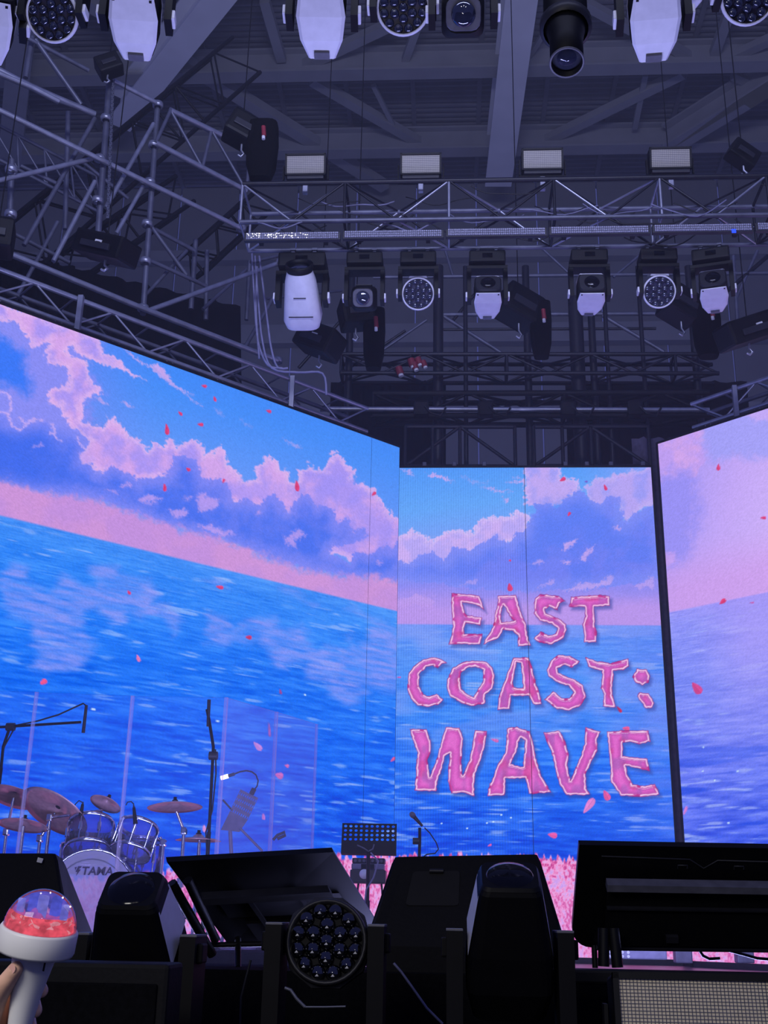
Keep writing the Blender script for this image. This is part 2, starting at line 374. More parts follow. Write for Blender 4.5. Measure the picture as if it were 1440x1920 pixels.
# --- lettering outlines (photo pixels), outer loops and holes
def _E1(p): return from_crop(740, 1090, 5.538, p)
def _S1(p): return from_crop(980, 1090, 5.538, p)
def _W1(p): return from_crop(750, 1340, 5.538, p)
def _V1(p): return from_crop(1000, 1340, 5.538, p)
LETTERS = [
 (_E1([(590,120),(740,130),(885,150),(935,300),(860,250),(700,215),(720,300),(750,350),(910,375),(890,460),(740,430),(720,490),(720,545),(915,545),(885,655),(560,655),(590,560),(605,450),(590,260)]), []),
 (_E1([(1070,150),(1260,140),(1290,250),(1330,380),(1370,450),(1380,560),(1412,665),(1280,675),(1280,560),(1230,520),(1130,500),(1085,590),(1020,610),(915,660),(945,590),(1000,510),(1030,440),(1040,330),(1070,240)]),
  [_E1([(1130,245),(1160,290),(1190,360),(1235,410),(1110,425),(1100,340)])]),
 (_S1([(125,180),(180,130),(380,150),(445,205),(385,230),(365,300),(280,265),(235,290),(240,330),(400,400),(450,450),(455,510),(420,590),(300,655),(180,640),(112,590),(190,520),(260,560),(340,545),(360,490),(300,440),(180,410),(120,340),(118,240)]), []),
 (_S1([(505,160),(800,140),(905,150),(905,255),(745,265),(750,470),(770,510),(765,630),(635,635),(640,560),(620,460),(650,360),(645,270),(480,265)]), []),
 (_E1([(140,960),(200,880),(290,810),(390,785),(480,810),(550,850),(490,860),(450,905),(400,875),(330,890),(260,960),(255,1090),(300,1170),(360,1195),(435,1165),(510,1235),(460,1280),(350,1305),(240,1290),(170,1220),(130,1130)]), []),
 (_E1([(545,1010),(600,900),(700,840),(820,820),(950,830),(1010,890),(1040,980),(1020,1110),(940,1180),(940,1270),(800,1300),(680,1260),(570,1190),(540,1110)]),
  [_E1([(690,950),(760,900),(840,885),(915,920),(915,1050),(860,1120),(820,1200),(770,1180),(690,1120),(680,1040)])]),
 (_E1([(1230,790),(1390,790),(1430,900),(1465,1050),(1510,1190),(1532,1275),(1440,1280),(1395,1190),(1210,1190),(1195,1330),(1065,1335),(1080,1210),(1130,1060),(1190,900)]),
  [_E1([(1265,840),(1310,850),(1325,980),(1335,1110),(1240,1100),(1225,1050),(1245,960)])]),
 (_S1([(300,810),(370,765),(480,770),(600,835),(545,870),(520,900),(430,870),(360,900),(370,950),(540,1020),(630,1080),(660,1200),(610,1290),(480,1345),(350,1320),(225,1225),(320,1140),(400,1210),(480,1215),(530,1150),(480,1090),(340,1040),(265,980),(250,920)]), []),
 (_S1([(650,785),(780,830),(900,850),(1095,800),(1105,880),(1050,920),(945,930),(935,1060),(930,1180),(970,1310),(835,1300),(840,1180),(815,1110),(825,930),(680,890)]), []),
 (_S1([(1190,905),(1290,915),(1325,980),(1310,1050),(1240,1080),(1170,1050),(1140,990)]), []),
 (_S1([(1210,1150),(1310,1165),(1370,1260),(1350,1310),(1280,1320),(1240,1270),(1185,1195)]), []),
 (_W1([(100,150),(275,150),(320,270),(320,400),(290,470),(310,640),(380,460),(470,130),(620,135),(655,250),(640,470),(650,630),(720,480),(780,160),(905,170),(880,340),(830,500),(775,640),(772,850),(660,810),(530,815),(495,680),(515,400),(470,430),(440,550),(385,700),(380,795),(150,790),(165,640),(170,480),(185,400),(140,290)]), []),
 (_W1([(1110,140),(1210,125),(1345,170),(1385,290),(1410,450),(1470,640),(1575,810),(1340,825),(1300,660),(1100,665),(1090,835),(910,850),(920,760),(970,640),(1010,520),(1090,400),(1105,280)]),
  [_W1([(1260,240),(1300,270),(1290,400),(1275,540),(1150,510),(1215,380),(1230,290)])]),
 (_V1([(105,185),(275,165),(330,280),(370,410),(355,520),(385,680),(450,530),(490,430),(530,300),(540,130),(700,175),(660,270),(670,370),(600,490),(545,620),(550,760),(590,835),(345,835),(270,720),(220,540),(190,380),(140,280)]), []),
 (_V1([(765,175),(950,160),(1195,165),(1215,280),(1100,310),(1000,280),(930,290),(930,430),(1180,455),(1215,590),(1080,560),(960,530),(980,620),(1030,720),(1150,740),(1265,720),(1315,830),(1120,855),(905,840),(805,700),(800,560),(780,360)]), []),
]
def paint_letters(col, px, py):
    for li, (out, holes) in enumerate(LETTERS):
        V = np.array(out); x0, y0 = V.min(0) - 14; x1, y1 = V.max(0) + 18
        m = np.where((px > x0) & (px < x1) & (py > y0) & (py < y1))[0]
        if not len(m): continue
        X, Y = px[m], py[m]
        wx = X + 2.0 * (vnoise(X / 5, Y / 5, 71 + li) - .5); wy = Y + 2.0 * (vnoise(X / 5 + 9, Y / 5, 91 + li) - .5)
        def field(ax, ay):
            d = sdf(ax, ay, out)
            for h in holes: d = np.maximum(d, -sdf(ax, ay, h))
            return d
        sh = field(X - 4.5, Y - 6); c = col[m]
        c = mixc(c, (52, 66, 150), sstep(4.5, -4.5, sh) * .55)
        d = -field(wx, wy); a = sstep(-.7, .7, d)
        up = -field(wx, wy + 2.5) - d                           # lower edges carry a second line
        nz = vnoise(X / 9, Y / 9, 5 + li)
        body = lut(d, [0, 1.3, 3.6, 5.5, 9, 13], [(112, 40, 128), (178, 46, 130), (200, 66, 158), (190, 84, 178), (216, 92, 194), (226, 108, 206)])
        body = mixc(body, (206, 44, 92), sstep(.70, .9, vnoise(X / 22, Y / 22, 55 + li)) * .3)
        body = mixc(body, (150, 92, 178), sstep(.6, .9, vnoise(X / 15 + 4, Y / 26, 44 + li)) * .5 * sstep(4, 7, d))
        w1 = np.exp(-((d - 2.6) / 1.35) ** 2) * sstep(.12, .30, nz)
        w2 = np.exp(-((d - 5.6) / .6) ** 2) * sstep(.9, 2.0, up) * .55
        body = mixc(body, (250, 228, 255), np.clip(w1 * .95 + w2, 0, 1))
        col[m] = c * (1 - a[:, None]) + body * a[:, None]
    return col

def C1(p): return from_crop(0, 560, 3.79, p)
def C2(p): return from_crop(370, 700, 3.692, p)
def C3(p): return from_crop(0, 940, 3.79, p)
def C4(p): return from_crop(370, 1060, 3.692, p)
def C5(p): return from_crop(740, 860, 2.88, p)

def grain(col, px, py):
    g = vnoise(px / 1.15, py / 1.15, 123) - .5
    return np.clip(col * (1 + .10 * g)[:, None], 0, 1)

def paint_left(u, v, px, py):
    col = lut(py - .30 * px, [500, 640, 760, 900], [(52, 128, 250), (70, 142, 250), (100, 152, 250), (120, 150, 248)])
    haze = sstep(330, 40, px) * sstep(560, 640, py); col = mixc(col, (122, 134, 242), haze * .75)
    far = [(-700, 300), (-700, 760)]
    # pale lavender mass behind the bright cloud
    col = layer(col, px, py, [(-700, 250)] + C1([(0,30),(700,290),(720,380),(600,430),(650,560),(720,680),(600,740),(640,900),(760,1000),(960,1080),(1100,1300),(500,1300),(0,1250)]) + [(-700, 880)], (140, 142, 245), 16, 30, 16, .9, 3)
    col = layer(col, px, py, [(-700, 480)] + C1([(0,262),(70,300),(120,350),(185,390),(170,500),(215,600),(190,700),(120,640),(0,600)]) + [(-700, 700)], (46, 116, 248), 10, 26, 14, .85, 4)
    # bright pink cloud, upper left, running down to the right
    pink = [(-700, 200)] + C1([(0,25),(330,140),(705,290),(715,380),(790,425),(900,500),(1030,588),(880,525),(740,470),(640,440),(560,390),(500,320),(480,360),(520,425),(610,450),(640,500),(640,560),(690,630),(735,680),(640,660),(630,705),(580,720),(575,780),(600,860),(640,900),(720,895),(745,850),(800,835),(850,880),(890,950),(930,980),(985,980),(1020,1060),(1060,1075),(1085,1010),(1150,1045),(1200,970),(1245,1000),(1270,1070),(1300,1030),(1400,1005)]) + \
      C2([(0,480),(30,480),(60,545),(110,540),(150,505),(190,560),(210,610),(215,680),(270,690),(330,735),(420,740),(390,650),(440,620),(460,570),(500,560),(545,585),(555,640),(610,660),(620,730),(700,745),(690,650),(780,630),(840,660),(895,640),(905,570),(950,545),(1000,580),(1030,640),(1085,665),(1095,760),(1150,770),(1210,790),(1250,880),(1310,930),(1390,1000),(1440,1020),(1440,1330),(1240,1330),(1070,1300),(900,1230),(940,1130),(700,1020),(500,960),(250,900),(0,880)]) + \
      C1([(1240,1260),(1000,1300),(720,1250),(560,1130),(640,1010),(560,960),(460,830),(430,750),(320,740),(330,640),(470,620),(470,480),(340,450),(320,390),(350,290),(240,350),(190,270),(110,150),(0,160)]) + [(-700, 420)]
    col = layer(col, px, py, pink, (214, 166, 236), 9, 22, 2.4, .97, 5, rim=(228, 184, 240), rw=7, grad=((172, 150, 244), 40))
    # inner lavender shading of the right-hand cumulus
    col = layer(col, px, py, C2([(830,700),(1060,720),(1130,840),(1230,950),(1380,1050),(1380,1140),(1180,1150),(1080,980),(900,860),(800,800)]), (160, 146, 246), 12, 22, 16, .75, 6)
    col = layer(col, px, py, C2([(240,760),(420,770),(600,760),(660,860),(560,880),(360,850),(260,830)]), (184, 156, 244), 10, 20, 12, .7, 7)
    # wisps
    for w, al in ((C1([(870,350),(960,400),(1060,480),(1130,470),(1200,540),(1240,610),(1370,680),(1290,650),(1440,770),(1340,700),(1180,590),(1060,490),(980,440)]), .85),
                  (C1([(660,700),(720,710),(770,750),(720,740)]), .75), (C1([(850,735),(900,750),(960,780),(900,770)]), .8),
                  (C2([(590,435),(640,480),(720,520),(670,515),(620,475)]), .6), (C2([(290,310),(330,340),(385,380),(330,360)]), .35),
                  (C2([(110,235),(150,255),(185,295),(140,275)]), .4), (C1([(1100,470),(1140,480),(1220,580),(1160,560)]), .8)):
        col = layer(col, px, py, w, (200, 168, 240), 5, 12, 2.2, al, 8)
    # blue front clouds with lit rims
    dark = [(-700, 720)] + C1([(0,812),(60,835),(72,900),(150,940),(200,880),(290,865),(362,890),(350,960),(425,1012),(500,990),(550,1000),(608,1082),(565,1112),(565,1165),(650,1180),(670,1230),(720,1242),(785,1180),(850,1200),(920,1245),(1000,1290),(1085,1270),(1160,1280),(1215,1190),(1215,1105),(1330,1110),(1400,1160)]) + \
      C2([(0,640),(30,720),(90,740),(150,720),(215,760),(250,880),(330,870),(385,892),(452,905),(490,850),(530,838),(600,920),(640,952),(662,900),(720,842),(790,858),(832,920),(900,905),(958,960),(970,1052),(1030,1000),(1082,1092),(1130,1062),(1172,1132),(1060,1180),(930,1195),(918,1232),(1050,1312),(1085,1240),(1210,1262),(1300,1190),(1345,1212),(1385,1150),(1440,1150),(1440,1440),(1200,1420),(1000,1400),(700,1345),(450,1262),(200,1160),(0,1120)]) + \
      C1([(1050,1560),(830,1470),(700,1430),(500,1400),(270,1350),(0,1280)]) + [(-700, 760)]
    col = layer(col, px, py, dark, (98, 122, 242), 7, 16, 2.2, .95, 9, rim=(132, 138, 246), rw=14, grad=((74, 112, 240), 44))
    lf = sstep(190, 60, px) * sstep(790, 830, py) * sstep(930, 880, py)
    col = mixc(col, (62, 106, 237), lf * .7)
    # rim light along the left cloud heads
    for a, b in (((0,652),(55,690)), ((55,690),(76,740)), ((76,740),(70,800)), ((0,806),(60,818)), ((60,818),(78,900)), ((78,900),(150,935)), ((150,935),(196,880)), ((130,850),(185,880)), ((205,868),(300,858)), ((360,880),(390,960)), ((355,950),(430,1005)), ((540,985),(612,1070))):
        q = C1([a, b]); wx, wy = warp(px, py, 4, 9, 12)
        m = (px < 200) & (py > 700) & (py < 900)
        d = sdf(wx[m], wy[m], [q[0], q[1], (q[1][0] + .1, q[1][1] + .1)])
        col[m] = mixc(col[m], (208, 176, 244), np.exp(-(d / 2.1) ** 2) * .8)
    # small lit scraps in the blue
    for p in (C1([(845,1320),(930,1310),(935,1335),(870,1340)]), C1([(985,1420),(1050,1390),(1160,1430),(1080,1450),(1000,1440)]), C1([(1190,1500),(1330,1490),(1320,1550),(1240,1560)]),
              C2([(0,840),(60,840),(150,880),(120,930),(60,955),(0,950)]), C2([(600,1130),(690,1085),(745,1110),(720,1150),(660,1150),(680,1210),(640,1180)]), C2([(395,960),(430,945),(430,975)]),
              C1([(1290,1410),(1370,1405),(1350,1430)]), C2([(0,1045),(120,1060),(270,1110),(180,1120),(60,1085)]), C1([(740,1360),(830,1360),(840,1385)]), C1([(565,1110),(650,1110),(700,1140),(600,1165)]), C1([(230,1060),(290,1020),(310,1050)]), C2([(1235,1300),(1275,1300),(1260,1330)])):
        col = layer(col, px, py, p, (196, 160, 240), 6, 12, 3.5, .8, 13)
    # pink band above the sea
    band = [(-700, 680)] + C1([(0,1290),(140,1330),(270,1372),(500,1402),(700,1440),(830,1478),(1000,1550)]) + C2([(0,1112),(200,1165),(450,1262),(700,1345),(1000,1398),(1200,1412),(1440,1440),(1440,1800)]) + [(0, 1010), (-700, 1000)]
    col = layer(col, px, py, band, (198, 146, 222), 9, 24, 9, .97, 14, grad=((208, 150, 218), 60))
    # sea
    tint = [(70, 146, 250), (52, 136, 250), (36, 124, 250), (16, 104, 244), (4, 82, 232), (2, 68, 222)]
    col, sea = paint_sea(col, u, v, px, py, tint)
    refl = [C3([(0,490),(90,430),(210,470),(200,560),(330,630),(400,600),(400,540),(450,520),(560,580),(660,590),(640,470),(700,460),(820,460),(850,530),(990,545),(1070,540),(1150,640),(1090,720),(1200,730),(1260,780),(1290,900),(1240,970),(1190,880),(1120,830),(1000,850),(930,800),(900,880),(820,900),(760,830),(680,760),(600,780),(610,900),(640,980),(700,1050),(600,1130),(540,1210),(340,1230),(240,1200),(240,1000),(230,860),(60,800),(0,700)]),
            C4([(60,430),(60,310),(200,350),(270,430),(320,380),(430,340),(540,350),(570,430),(620,450),(720,405),(760,500),(820,580),(890,540),(1040,560),(1050,470),(1100,540),(1180,500),(1200,400),(1040,290),(1060,250),(1200,350),(1300,370),(1370,470),(1440,480),(1440,800),(1370,880),(1200,860),(1150,940),(1050,990),(980,960),(900,830),(760,760),(740,690),(620,690),(590,730),(530,720),(490,640),(420,540),(340,560),(250,530),(180,580),(60,560)]),
            C4([(560,130),(700,170),(760,230),(840,260),(800,300),(720,230)]), C4([(50,90),(150,80),(220,180),(120,170)])]
    m = sea > .5
    for k, p in enumerate(refl):
        wx = px + 34 * (fbm(u * 2.6, v * 20, 81, 3) - .5); wy = py + 22 * (fbm(u * 3, v * 7, 83, 3) - .5)
        a = sstep(9, -14, sdf(wx[m], wy[m], p)) * (.40 + 1.1 * (fbm(u[m] * 4.5, v[m] * 30, 85, 3) - .36))
        col[m] = mixc(col[m], (146, 154, 248), np.clip(a, 0, .85))
    col = paint_grass(col, u, v, GRASS - .105 * u)
    for x, y, L, w, g, *c in ((313,805,10.5,5.2,1.45),(338,775,5,3.2,.8),(376,796,5.5,4,.1),(383,724,5,3.5,.2),(403,748,5,3,1.3),(504,771,5,3.5,.3),(353,880,4.5,4,.7),(309,914,7.5,4,1.5),(419,902,4.5,2.6,-1.1),(557,911,10,5,1.45),
                         (701,926,5,3.4,-.7),(412,1101,7,4.2,.2),(242,1111,4,3.4,1),(466,1195,6,4.6,.1,(196,56,110)),(81,1279,7.5,6,-.6,(232,84,140)),(259,1234,7,4,1.2,(226,120,180)),(483,1399,10.5,6.5,.8,(206,140,220)),(505,1368,14,2.8,1.5,(170,90,176)),
                         (523,1454,8,7.5,.3,(214,110,190)),(538,1436,4,4,.3,(220,110,180)),(494,1531,6.5,3.6,1.5,(196,120,210)),(526,1297,5,2.6,1.4,(150,70,150)),(737,1424,6,3.5,-.7,(214,90,150)),(383,1553,7,3.5,1.5,(226,150,214))):
        col = petal(col, px, py, x, y, L, w, g, *c)
    for x, y, a, b in ((408,1352,4,1.6),(572,1303,2.4,1.6),(175,1330,5,2)):
        col = ell(col, px, py, x, y, a, b, .1, (196, 226, 255))
    return col

def paint_centre(u, v, px, py):
    col = lut(py + .10 * (px - 750), [870, 960, 1040, 1100, 1180], [(78, 150, 252), (100, 166, 252), (128, 160, 250), (140, 140, 244), (150, 140, 240)])
    col = mixc(col, (152, 160, 250), sstep(1060, 1240, px) * sstep(1010, 880, py) * .7)
    # cumulus left + upper right
    col = layer(col, px, py, [(700, 990)] + C5([(20,420),(60,400),(100,368),(140,420),(200,450),(260,390),(330,370),(420,400),(450,360),(500,305),(560,320),(620,310),(680,285),(745,320),(700,440),(560,470),(400,520),(250,580),(20,580)]) , (208, 176, 244), 8, 18, 2.4, .95, 21, rim=(222, 194, 248), rw=5, grad=((186, 168, 246), 30))
    col = layer(col, px, py, C5([(700,20),(900,40),(900,95),(990,110),(1005,170),(930,230),(830,260),(740,250),(700,250)]), (198, 170, 244), 7, 18, 2.5, .95, 22, rim=(214, 184, 246), rw=5, grad=((168, 160, 248), 34))
    col = layer(col, px, py, C5([(1020,150),(1080,110),(1160,110),(1180,85),(1240,80),(1270,60),(1440,40),(1440,240),(1330,270),(1235,350),(1200,240),(1090,250),(1030,200)]), (190, 166, 244), 8, 20, 4, .9, 23, rim=(208, 182, 246), rw=5, grad=((160, 156, 248), 40))
    # blue mass
    col = layer(col, px, py, C5([(-60,540),(70,560),(150,510),(200,500),(270,555),(310,480),(400,490),(440,460),(540,415),(620,445),(660,395),(700,400),(740,320),(760,245),(820,235),(870,268),(940,190),(1010,160),(1040,215),(1100,250),(1150,200),(1215,205),(1225,290),(1240,345),(1300,290),(1460,230),(1460,640),(1100,700),(700,720),(400,700),(-60,640)]), (112, 128, 244), 6, 15, 2, .93, 24, rim=(128, 142, 248), rw=16, grad=((96, 124, 244), 40))
    col = layer(col, px, py, C5([(760,240),(1000,220),(1130,330),(1100,460),(900,500),(760,420)]), (92, 126, 246), 12, 24, 22, .6, 25)
    for p, al in ((C5([(175,80),(215,75),(320,115),(240,108)]), .9), (C5([(470,150),(520,160),(630,178),(550,178)]), .85), (C5([(615,120),(690,105),(692,122)]), .85), (C5([(30,50),(90,60),(100,95)]), .7), (C5([(350,90),(420,120),(500,130),(420,128)]), .5),
                  (C5([(585,215),(620,213),(610,232)]), .9), (C5([(900,460),(980,440),(970,465),(930,490),(910,500)]), .85), (C5([(1000,545),(1030,490),(1090,465),(1040,520),(1020,555)]), .8), (C5([(735,560),(790,535),(800,560)]), .7), (C5([(890,555),(940,545),(940,570)]), .85),
                  (C5([(1180,378),(1220,370),(1205,395)]), .85), (C5([(770,690),(860,655),(850,680)]), .6), (C5([(905,715),(1000,670),(1090,665),(1170,640),(1170,675),(1050,700)]), .7), (C5([(350,690),(450,640),(450,665)]), .5), (C5([(1280,690),(1400,640),(1400,700)]), .55), (C5([(640,95),(670,90),(675,100)]), .8), (C5([(20,760),(150,730),(230,760),(200,800),(20,800)]), .6), (C5([(1175,95),(1240,85),(1240,100)]), .5)):
        col = layer(col, px, py, p, (206, 170, 240), 6, 12, 2.6, al, 26)
    band = sstep(1095, 1150, py + 14 * (fbm(px / 70, py / 30, 33, 3) - .5) * 2)
    col = mixc(col, (190, 152, 236), band * .9)
    tint = [(94, 140, 246), (88, 146, 250), (66, 140, 250), (34, 116, 248), (8, 78, 230), (4, 64, 218)]
    col, sea = paint_sea(col, u, v, px, py, tint, 3.45)
    m = sea > .5
    pale = sstep(.4, .62, fbm(u * 1.5 + 3, v * 3.2, 91, 3)) * sstep(2.0, .8, SEA - v)
    col = mixc(col, (138, 160, 250), np.where(m, pale * .55, 0))
    rt = sstep(1080, 1250, px) * sstep(0.02, .3, SEA - v)
    col = mixc(col, (112, 128, 244), np.where(m, rt * .5 * (.7 + .6 * (vnoise(u * 3, v * 20, 93) - .5)), 0))
    col = paint_grass(col, u, v, GRASS)
    for x, y, L, w, g, *c in ((1055,899,6,4.2,-.5),(1135,914,6,3.4,1.2),(1067,964,4.5,3,-1),(956,1101,7.5,6,1.4),(956,1051,2.5,2,0),(928,1388,7.5,3.6,.3,(206,104,186)),(1104,1511,17,8.5,-.95,(220,128,206)),(1137,1491,10.5,7.5,1.1,(222,88,158)),(1036,1566,9,6.5,.2,(226,90,168)),
                         (1161,1330,7,3.4,.9,(196,44,84)),(1174,1366,7,5,.1,(226,90,150)),(918,1585,4,2.4,-.4,(214,90,170)),(748,1270,4,1.6,0,(200,90,180)),(1099,903,3,2,0,(110,90,200))):
        col = petal(col, px, py, x, y, L, w, g, *c)
    for x, y in ((876,1553),(925,1541),(913,1543),(828,1544),(940,1528),(958,1533)):
        col = ell(col, px, py, x, y, 2, 1.5, 0, (196, 226, 255))
    st = 1 + .04 * np.sin(u * 2 * math.pi / .029) * sstep(1.56, 1.50, u)      # LED column moire on the left half
    col = np.clip(col * st[:, None], 0, 1)
    return paint_letters(col, px, py)

def paint_right(u, v, px, py):
    col = lut(px + .25 * (py - 900), [1230, 1300, 1380, 1480], [(164, 150, 244), (178, 158, 246), (196, 168, 248), (206, 178, 250)])
    col = mixc(col, (206, 158, 236), sstep(1010, 1120, py + .2 * (px - 1250)) * .8)
    col = layer(col, px, py, [(1200, 820), (1318, 800), (1322, 860), (1300, 900), (1260, 900), (1200, 910)], (216, 168, 236), 10, 22, 5, .85, 41, grad=((196, 160, 242), 24))
    col = layer(col, px, py, [(1308, 800), (1500, 700), (1500, 860), (1330, 860), (1315, 830)], (158, 160, 250), 12, 30, 14, .8, 42)
    col = layer(col, px, py, [(1220, 900), (1250, 890), (1300, 880), (1310, 960), (1290, 1040), (1225, 1080)], (150, 144, 246), 14, 30, 20, .85, 43)
    col = layer(col, px, py, [(1240, 1040), (1268, 1035), (1264, 1055), (1245, 1060)], (206, 164, 240), 6, 14, 4, .7, 44)
    col = layer(col, px, py, [(1390, 770), (1600, 690), (1600, 760), (1420, 790)], (206, 172, 246), 8, 18, 6, .7, 45)
    tint = [(146, 146, 248), (136, 144, 248), (124, 140, 248), (110, 126, 246), (70, 98, 238), (40, 76, 226)]
    col, sea = paint_sea(col, u, v, px, py, tint)
    m = sea > .5
    glow = sstep(1270, 1420, px) * sstep(1480, 1180, py)
    col = mixc(col, (172, 156, 250), np.where(m, glow * .75, 0))
    dk = sstep(.52, .7, fbm(u * 1.2 + 9, v * 11, 97, 3)) * sstep(1.2, 2.0, SEA - v)
    col = mixc(col, (28, 70, 224), np.where(m, dk * .7, 0))
    col = paint_grass(col, u, v, GRASS)
    for x, y, L, w, g, *c in ((1347,876,6,4,1.6),(1355,1128,7,5,-.7),(1306,1290,13,9.5,.9,(206,70,140)),(1431,971,6,3.2,0),(1285,1520,8.5,3.2,-1.2,(206,124,214)),(1410,1130,4,2,0,(190,100,180))):
        col = petal(col, px, py, x, y, L, w, g, *c)
    for x, y in ((1319,1401),(1318,1446),(1340,1463),(1366,1543),(1383,1446)):
        col = ell(col, px, py, x, y, 2, 1.6, 0, (200, 228, 255))
    return col
# ================================================================ LED screens
GRASS = .856
def screen_material():
    m = bpy.data.materials.new('led_picture'); m.use_nodes = True; nt = m.node_tree; nt.nodes.clear()
    out = nt.nodes.new('ShaderNodeOutputMaterial'); e = nt.nodes.new('ShaderNodeEmission'); a = nt.nodes.new('ShaderNodeAttribute'); a.attribute_name = 'picture'
    nt.links.new(a.outputs['Color'], e.inputs['Color']); e.inputs['Strength'].default_value = 1.0
    nt.links.new(e.outputs[0], out.inputs[0]); m.cycles.emission_sampling = 'NONE'; return m
K['led'] = screen_material()
_R = np.array(CR); _U = np.array(CU); _F = np.array(CF); _C = np.array(CAM)
def led_panel(parent, p0, d, u0, u1, top, bot, nu, nv, painter):
    """a flat grid from u0..u1 along d, bot..top in height, coloured by the painter"""
    p0 = np.array(p0); d = np.array(d)
    us = np.linspace(u0, u1, nu); vsn = np.linspace(bot, top, nv); U_, V_ = np.meshgrid(us, vsn, indexing='ij')
    P = p0[None, None] + U_[..., None] * d + V_[..., None] * np.array([0, 0, 1.0]); P = P.reshape(-1, 3)
    D = P - _C; z = D @ _F; px = 720 + FPX * (D @ _R) / z; py = 960 - FPX * (D @ _U) / z
    uu, vv = U_.ravel(), V_.ravel()
    col = np.clip(grain(painter(uu, vv, px, py), px, py), 0, 1)
    lin = np.where(col <= .04045, col / 12.92, ((col + .055) / 1.055) ** 2.4)
    i = np.arange(nu - 1)[:, None] * nv + np.arange(nv - 1)[None]; i = i.ravel()
    quads = np.stack([i, i + nv, i + nv + 1, i + 1], 1)
    # a thin slab: front face at P, back 3 cm behind is the cabinet (own part)
    me = bpy.data.meshes.new('led_panel'); me.vertices.add(len(P)); me.vertices.foreach_set('co', P.astype(np.float32).ravel())
    me.loops.add(quads.size); me.loops.foreach_set('vertex_index', quads.astype(np.int32).ravel())
    me.polygons.add(len(quads)); me.polygons.foreach_set('loop_start', (np.arange(len(quads)) * 4).astype(np.int32))
    me.update(calc_edges=True)
    ca = me.color_attributes.new('picture', 'FLOAT_COLOR', 'POINT')
    ca.data.foreach_set('color', np.concatenate([lin, np.ones((len(lin), 1))], 1).astype(np.float32).ravel())
    me.validate()
    return link('led_panel', me, K['led'], parent)
ANG = rad(44)
dL = Vector((-math.cos(ANG), -math.sin(ANG), 0)); dR = Vector((math.cos(ANG), -math.sin(ANG), 0))
L0 = Vector((-0.55, 12.6, 0)); L_TOP = 5.505
R0 = Vector((2.48, 12.6, 0)); R_TOP = 5.54
C0 = Vector((-0.60, 13.0, 0)); C_TOP = 5.408
nL = Vector((-dL.y, dL.x, 0)); nL = nL if nL.dot(CAM - L0) > 0 else -nL     # towards the stage
nR = Vector((-dR.y, dR.x, 0)); nR = nR if nR.dot(CAM - R0) > 0 else -nR
def slab(p0, d, n, u0, u1, z0, z1, t0, t1):
    """box between distances t0..t1 behind the picture plane"""
    b = MB(); vs = []
    for u in (u0, u1):
        for t in (t0, t1):
            for z in (z0, z1): vs.append(Vector(p0) + d * u - n * t + Vector((0, 0, z)))
    return b.add(vs, [(0, 1, 3, 2), (4, 6, 7, 5), (0, 4, 5, 1), (2, 3, 7, 6), (0, 2, 6, 4), (1, 5, 7, 3)])
K['cab'] = mat('screen_cabinet', (30, 30, 40), .6)
BASE = FL + .06
s_l = thing('led_screen', 'tall angled screen showing sea and clouds on the left behind the drums', 'screen')
led_panel(s_l, L0, dL, .008, .44, L_TOP, BASE, 50, 640, paint_left)
led_panel(s_l, L0, dL, .444, 7.2, L_TOP, BASE, 560, 640, paint_left)
slab(L0, dL, nL, 0, 7.2, FL, L_TOP + .02, .004, .12).build('cabinet', K['cab'], s_l)
slab(L0, dL, nL, 0, 7.2, L_TOP, L_TOP + .025, -.01, .01).build('top_rail', K['black'], s_l)
s_c = thing('led_screen', 'centre screen showing pink lettering over the sea', 'screen')
led_panel(s_c, C0, Vector((1, 0, 0)), .0, 1.541, C_TOP, BASE, 215, 740, paint_centre)
led_panel(s_c, C0, Vector((1, 0, 0)), 1.547, 3.065, C_TOP, BASE, 212, 740, paint_centre)
slab(C0, Vector((1, 0, 0)), Vector((0, -1, 0)), -.02, 3.09, FL, C_TOP + .03, .004, .12).build('cabinet', K['cab'], s_c)
slab(C0, Vector((1, 0, 0)), Vector((0, -1, 0)), 3.065, 3.085, FL, C_TOP + .03, -.01, .01).build('side_rail', K['black'], s_c)
slab(C0, Vector((1, 0, 0)), Vector((0, -1, 0)), 0, 3.085, C_TOP, C_TOP + .025, -.01, .01).build('top_rail', K['black'], s_c)
s_r = thing('led_screen', 'pale lilac angled screen at the right edge, beyond the black screen edge', 'screen')
led_panel(s_r, R0, dR, .012, 4.2, R_TOP, BASE, 330, 640, paint_right)
slab(R0, dR, nR, 0, 4.2, FL, R_TOP + .02, .004, .12).build('cabinet', K['cab'], s_r)
slab(R0, dR, nR, 0, 4.2, R_TOP, R_TOP + .025, -.01, .01).build('top_rail', K['black'], s_r)
slab(R0, dR, nR, -.012, .012, FL, R_TOP + .02, -.012, .12).build('side_rail', K['black'], s_r)
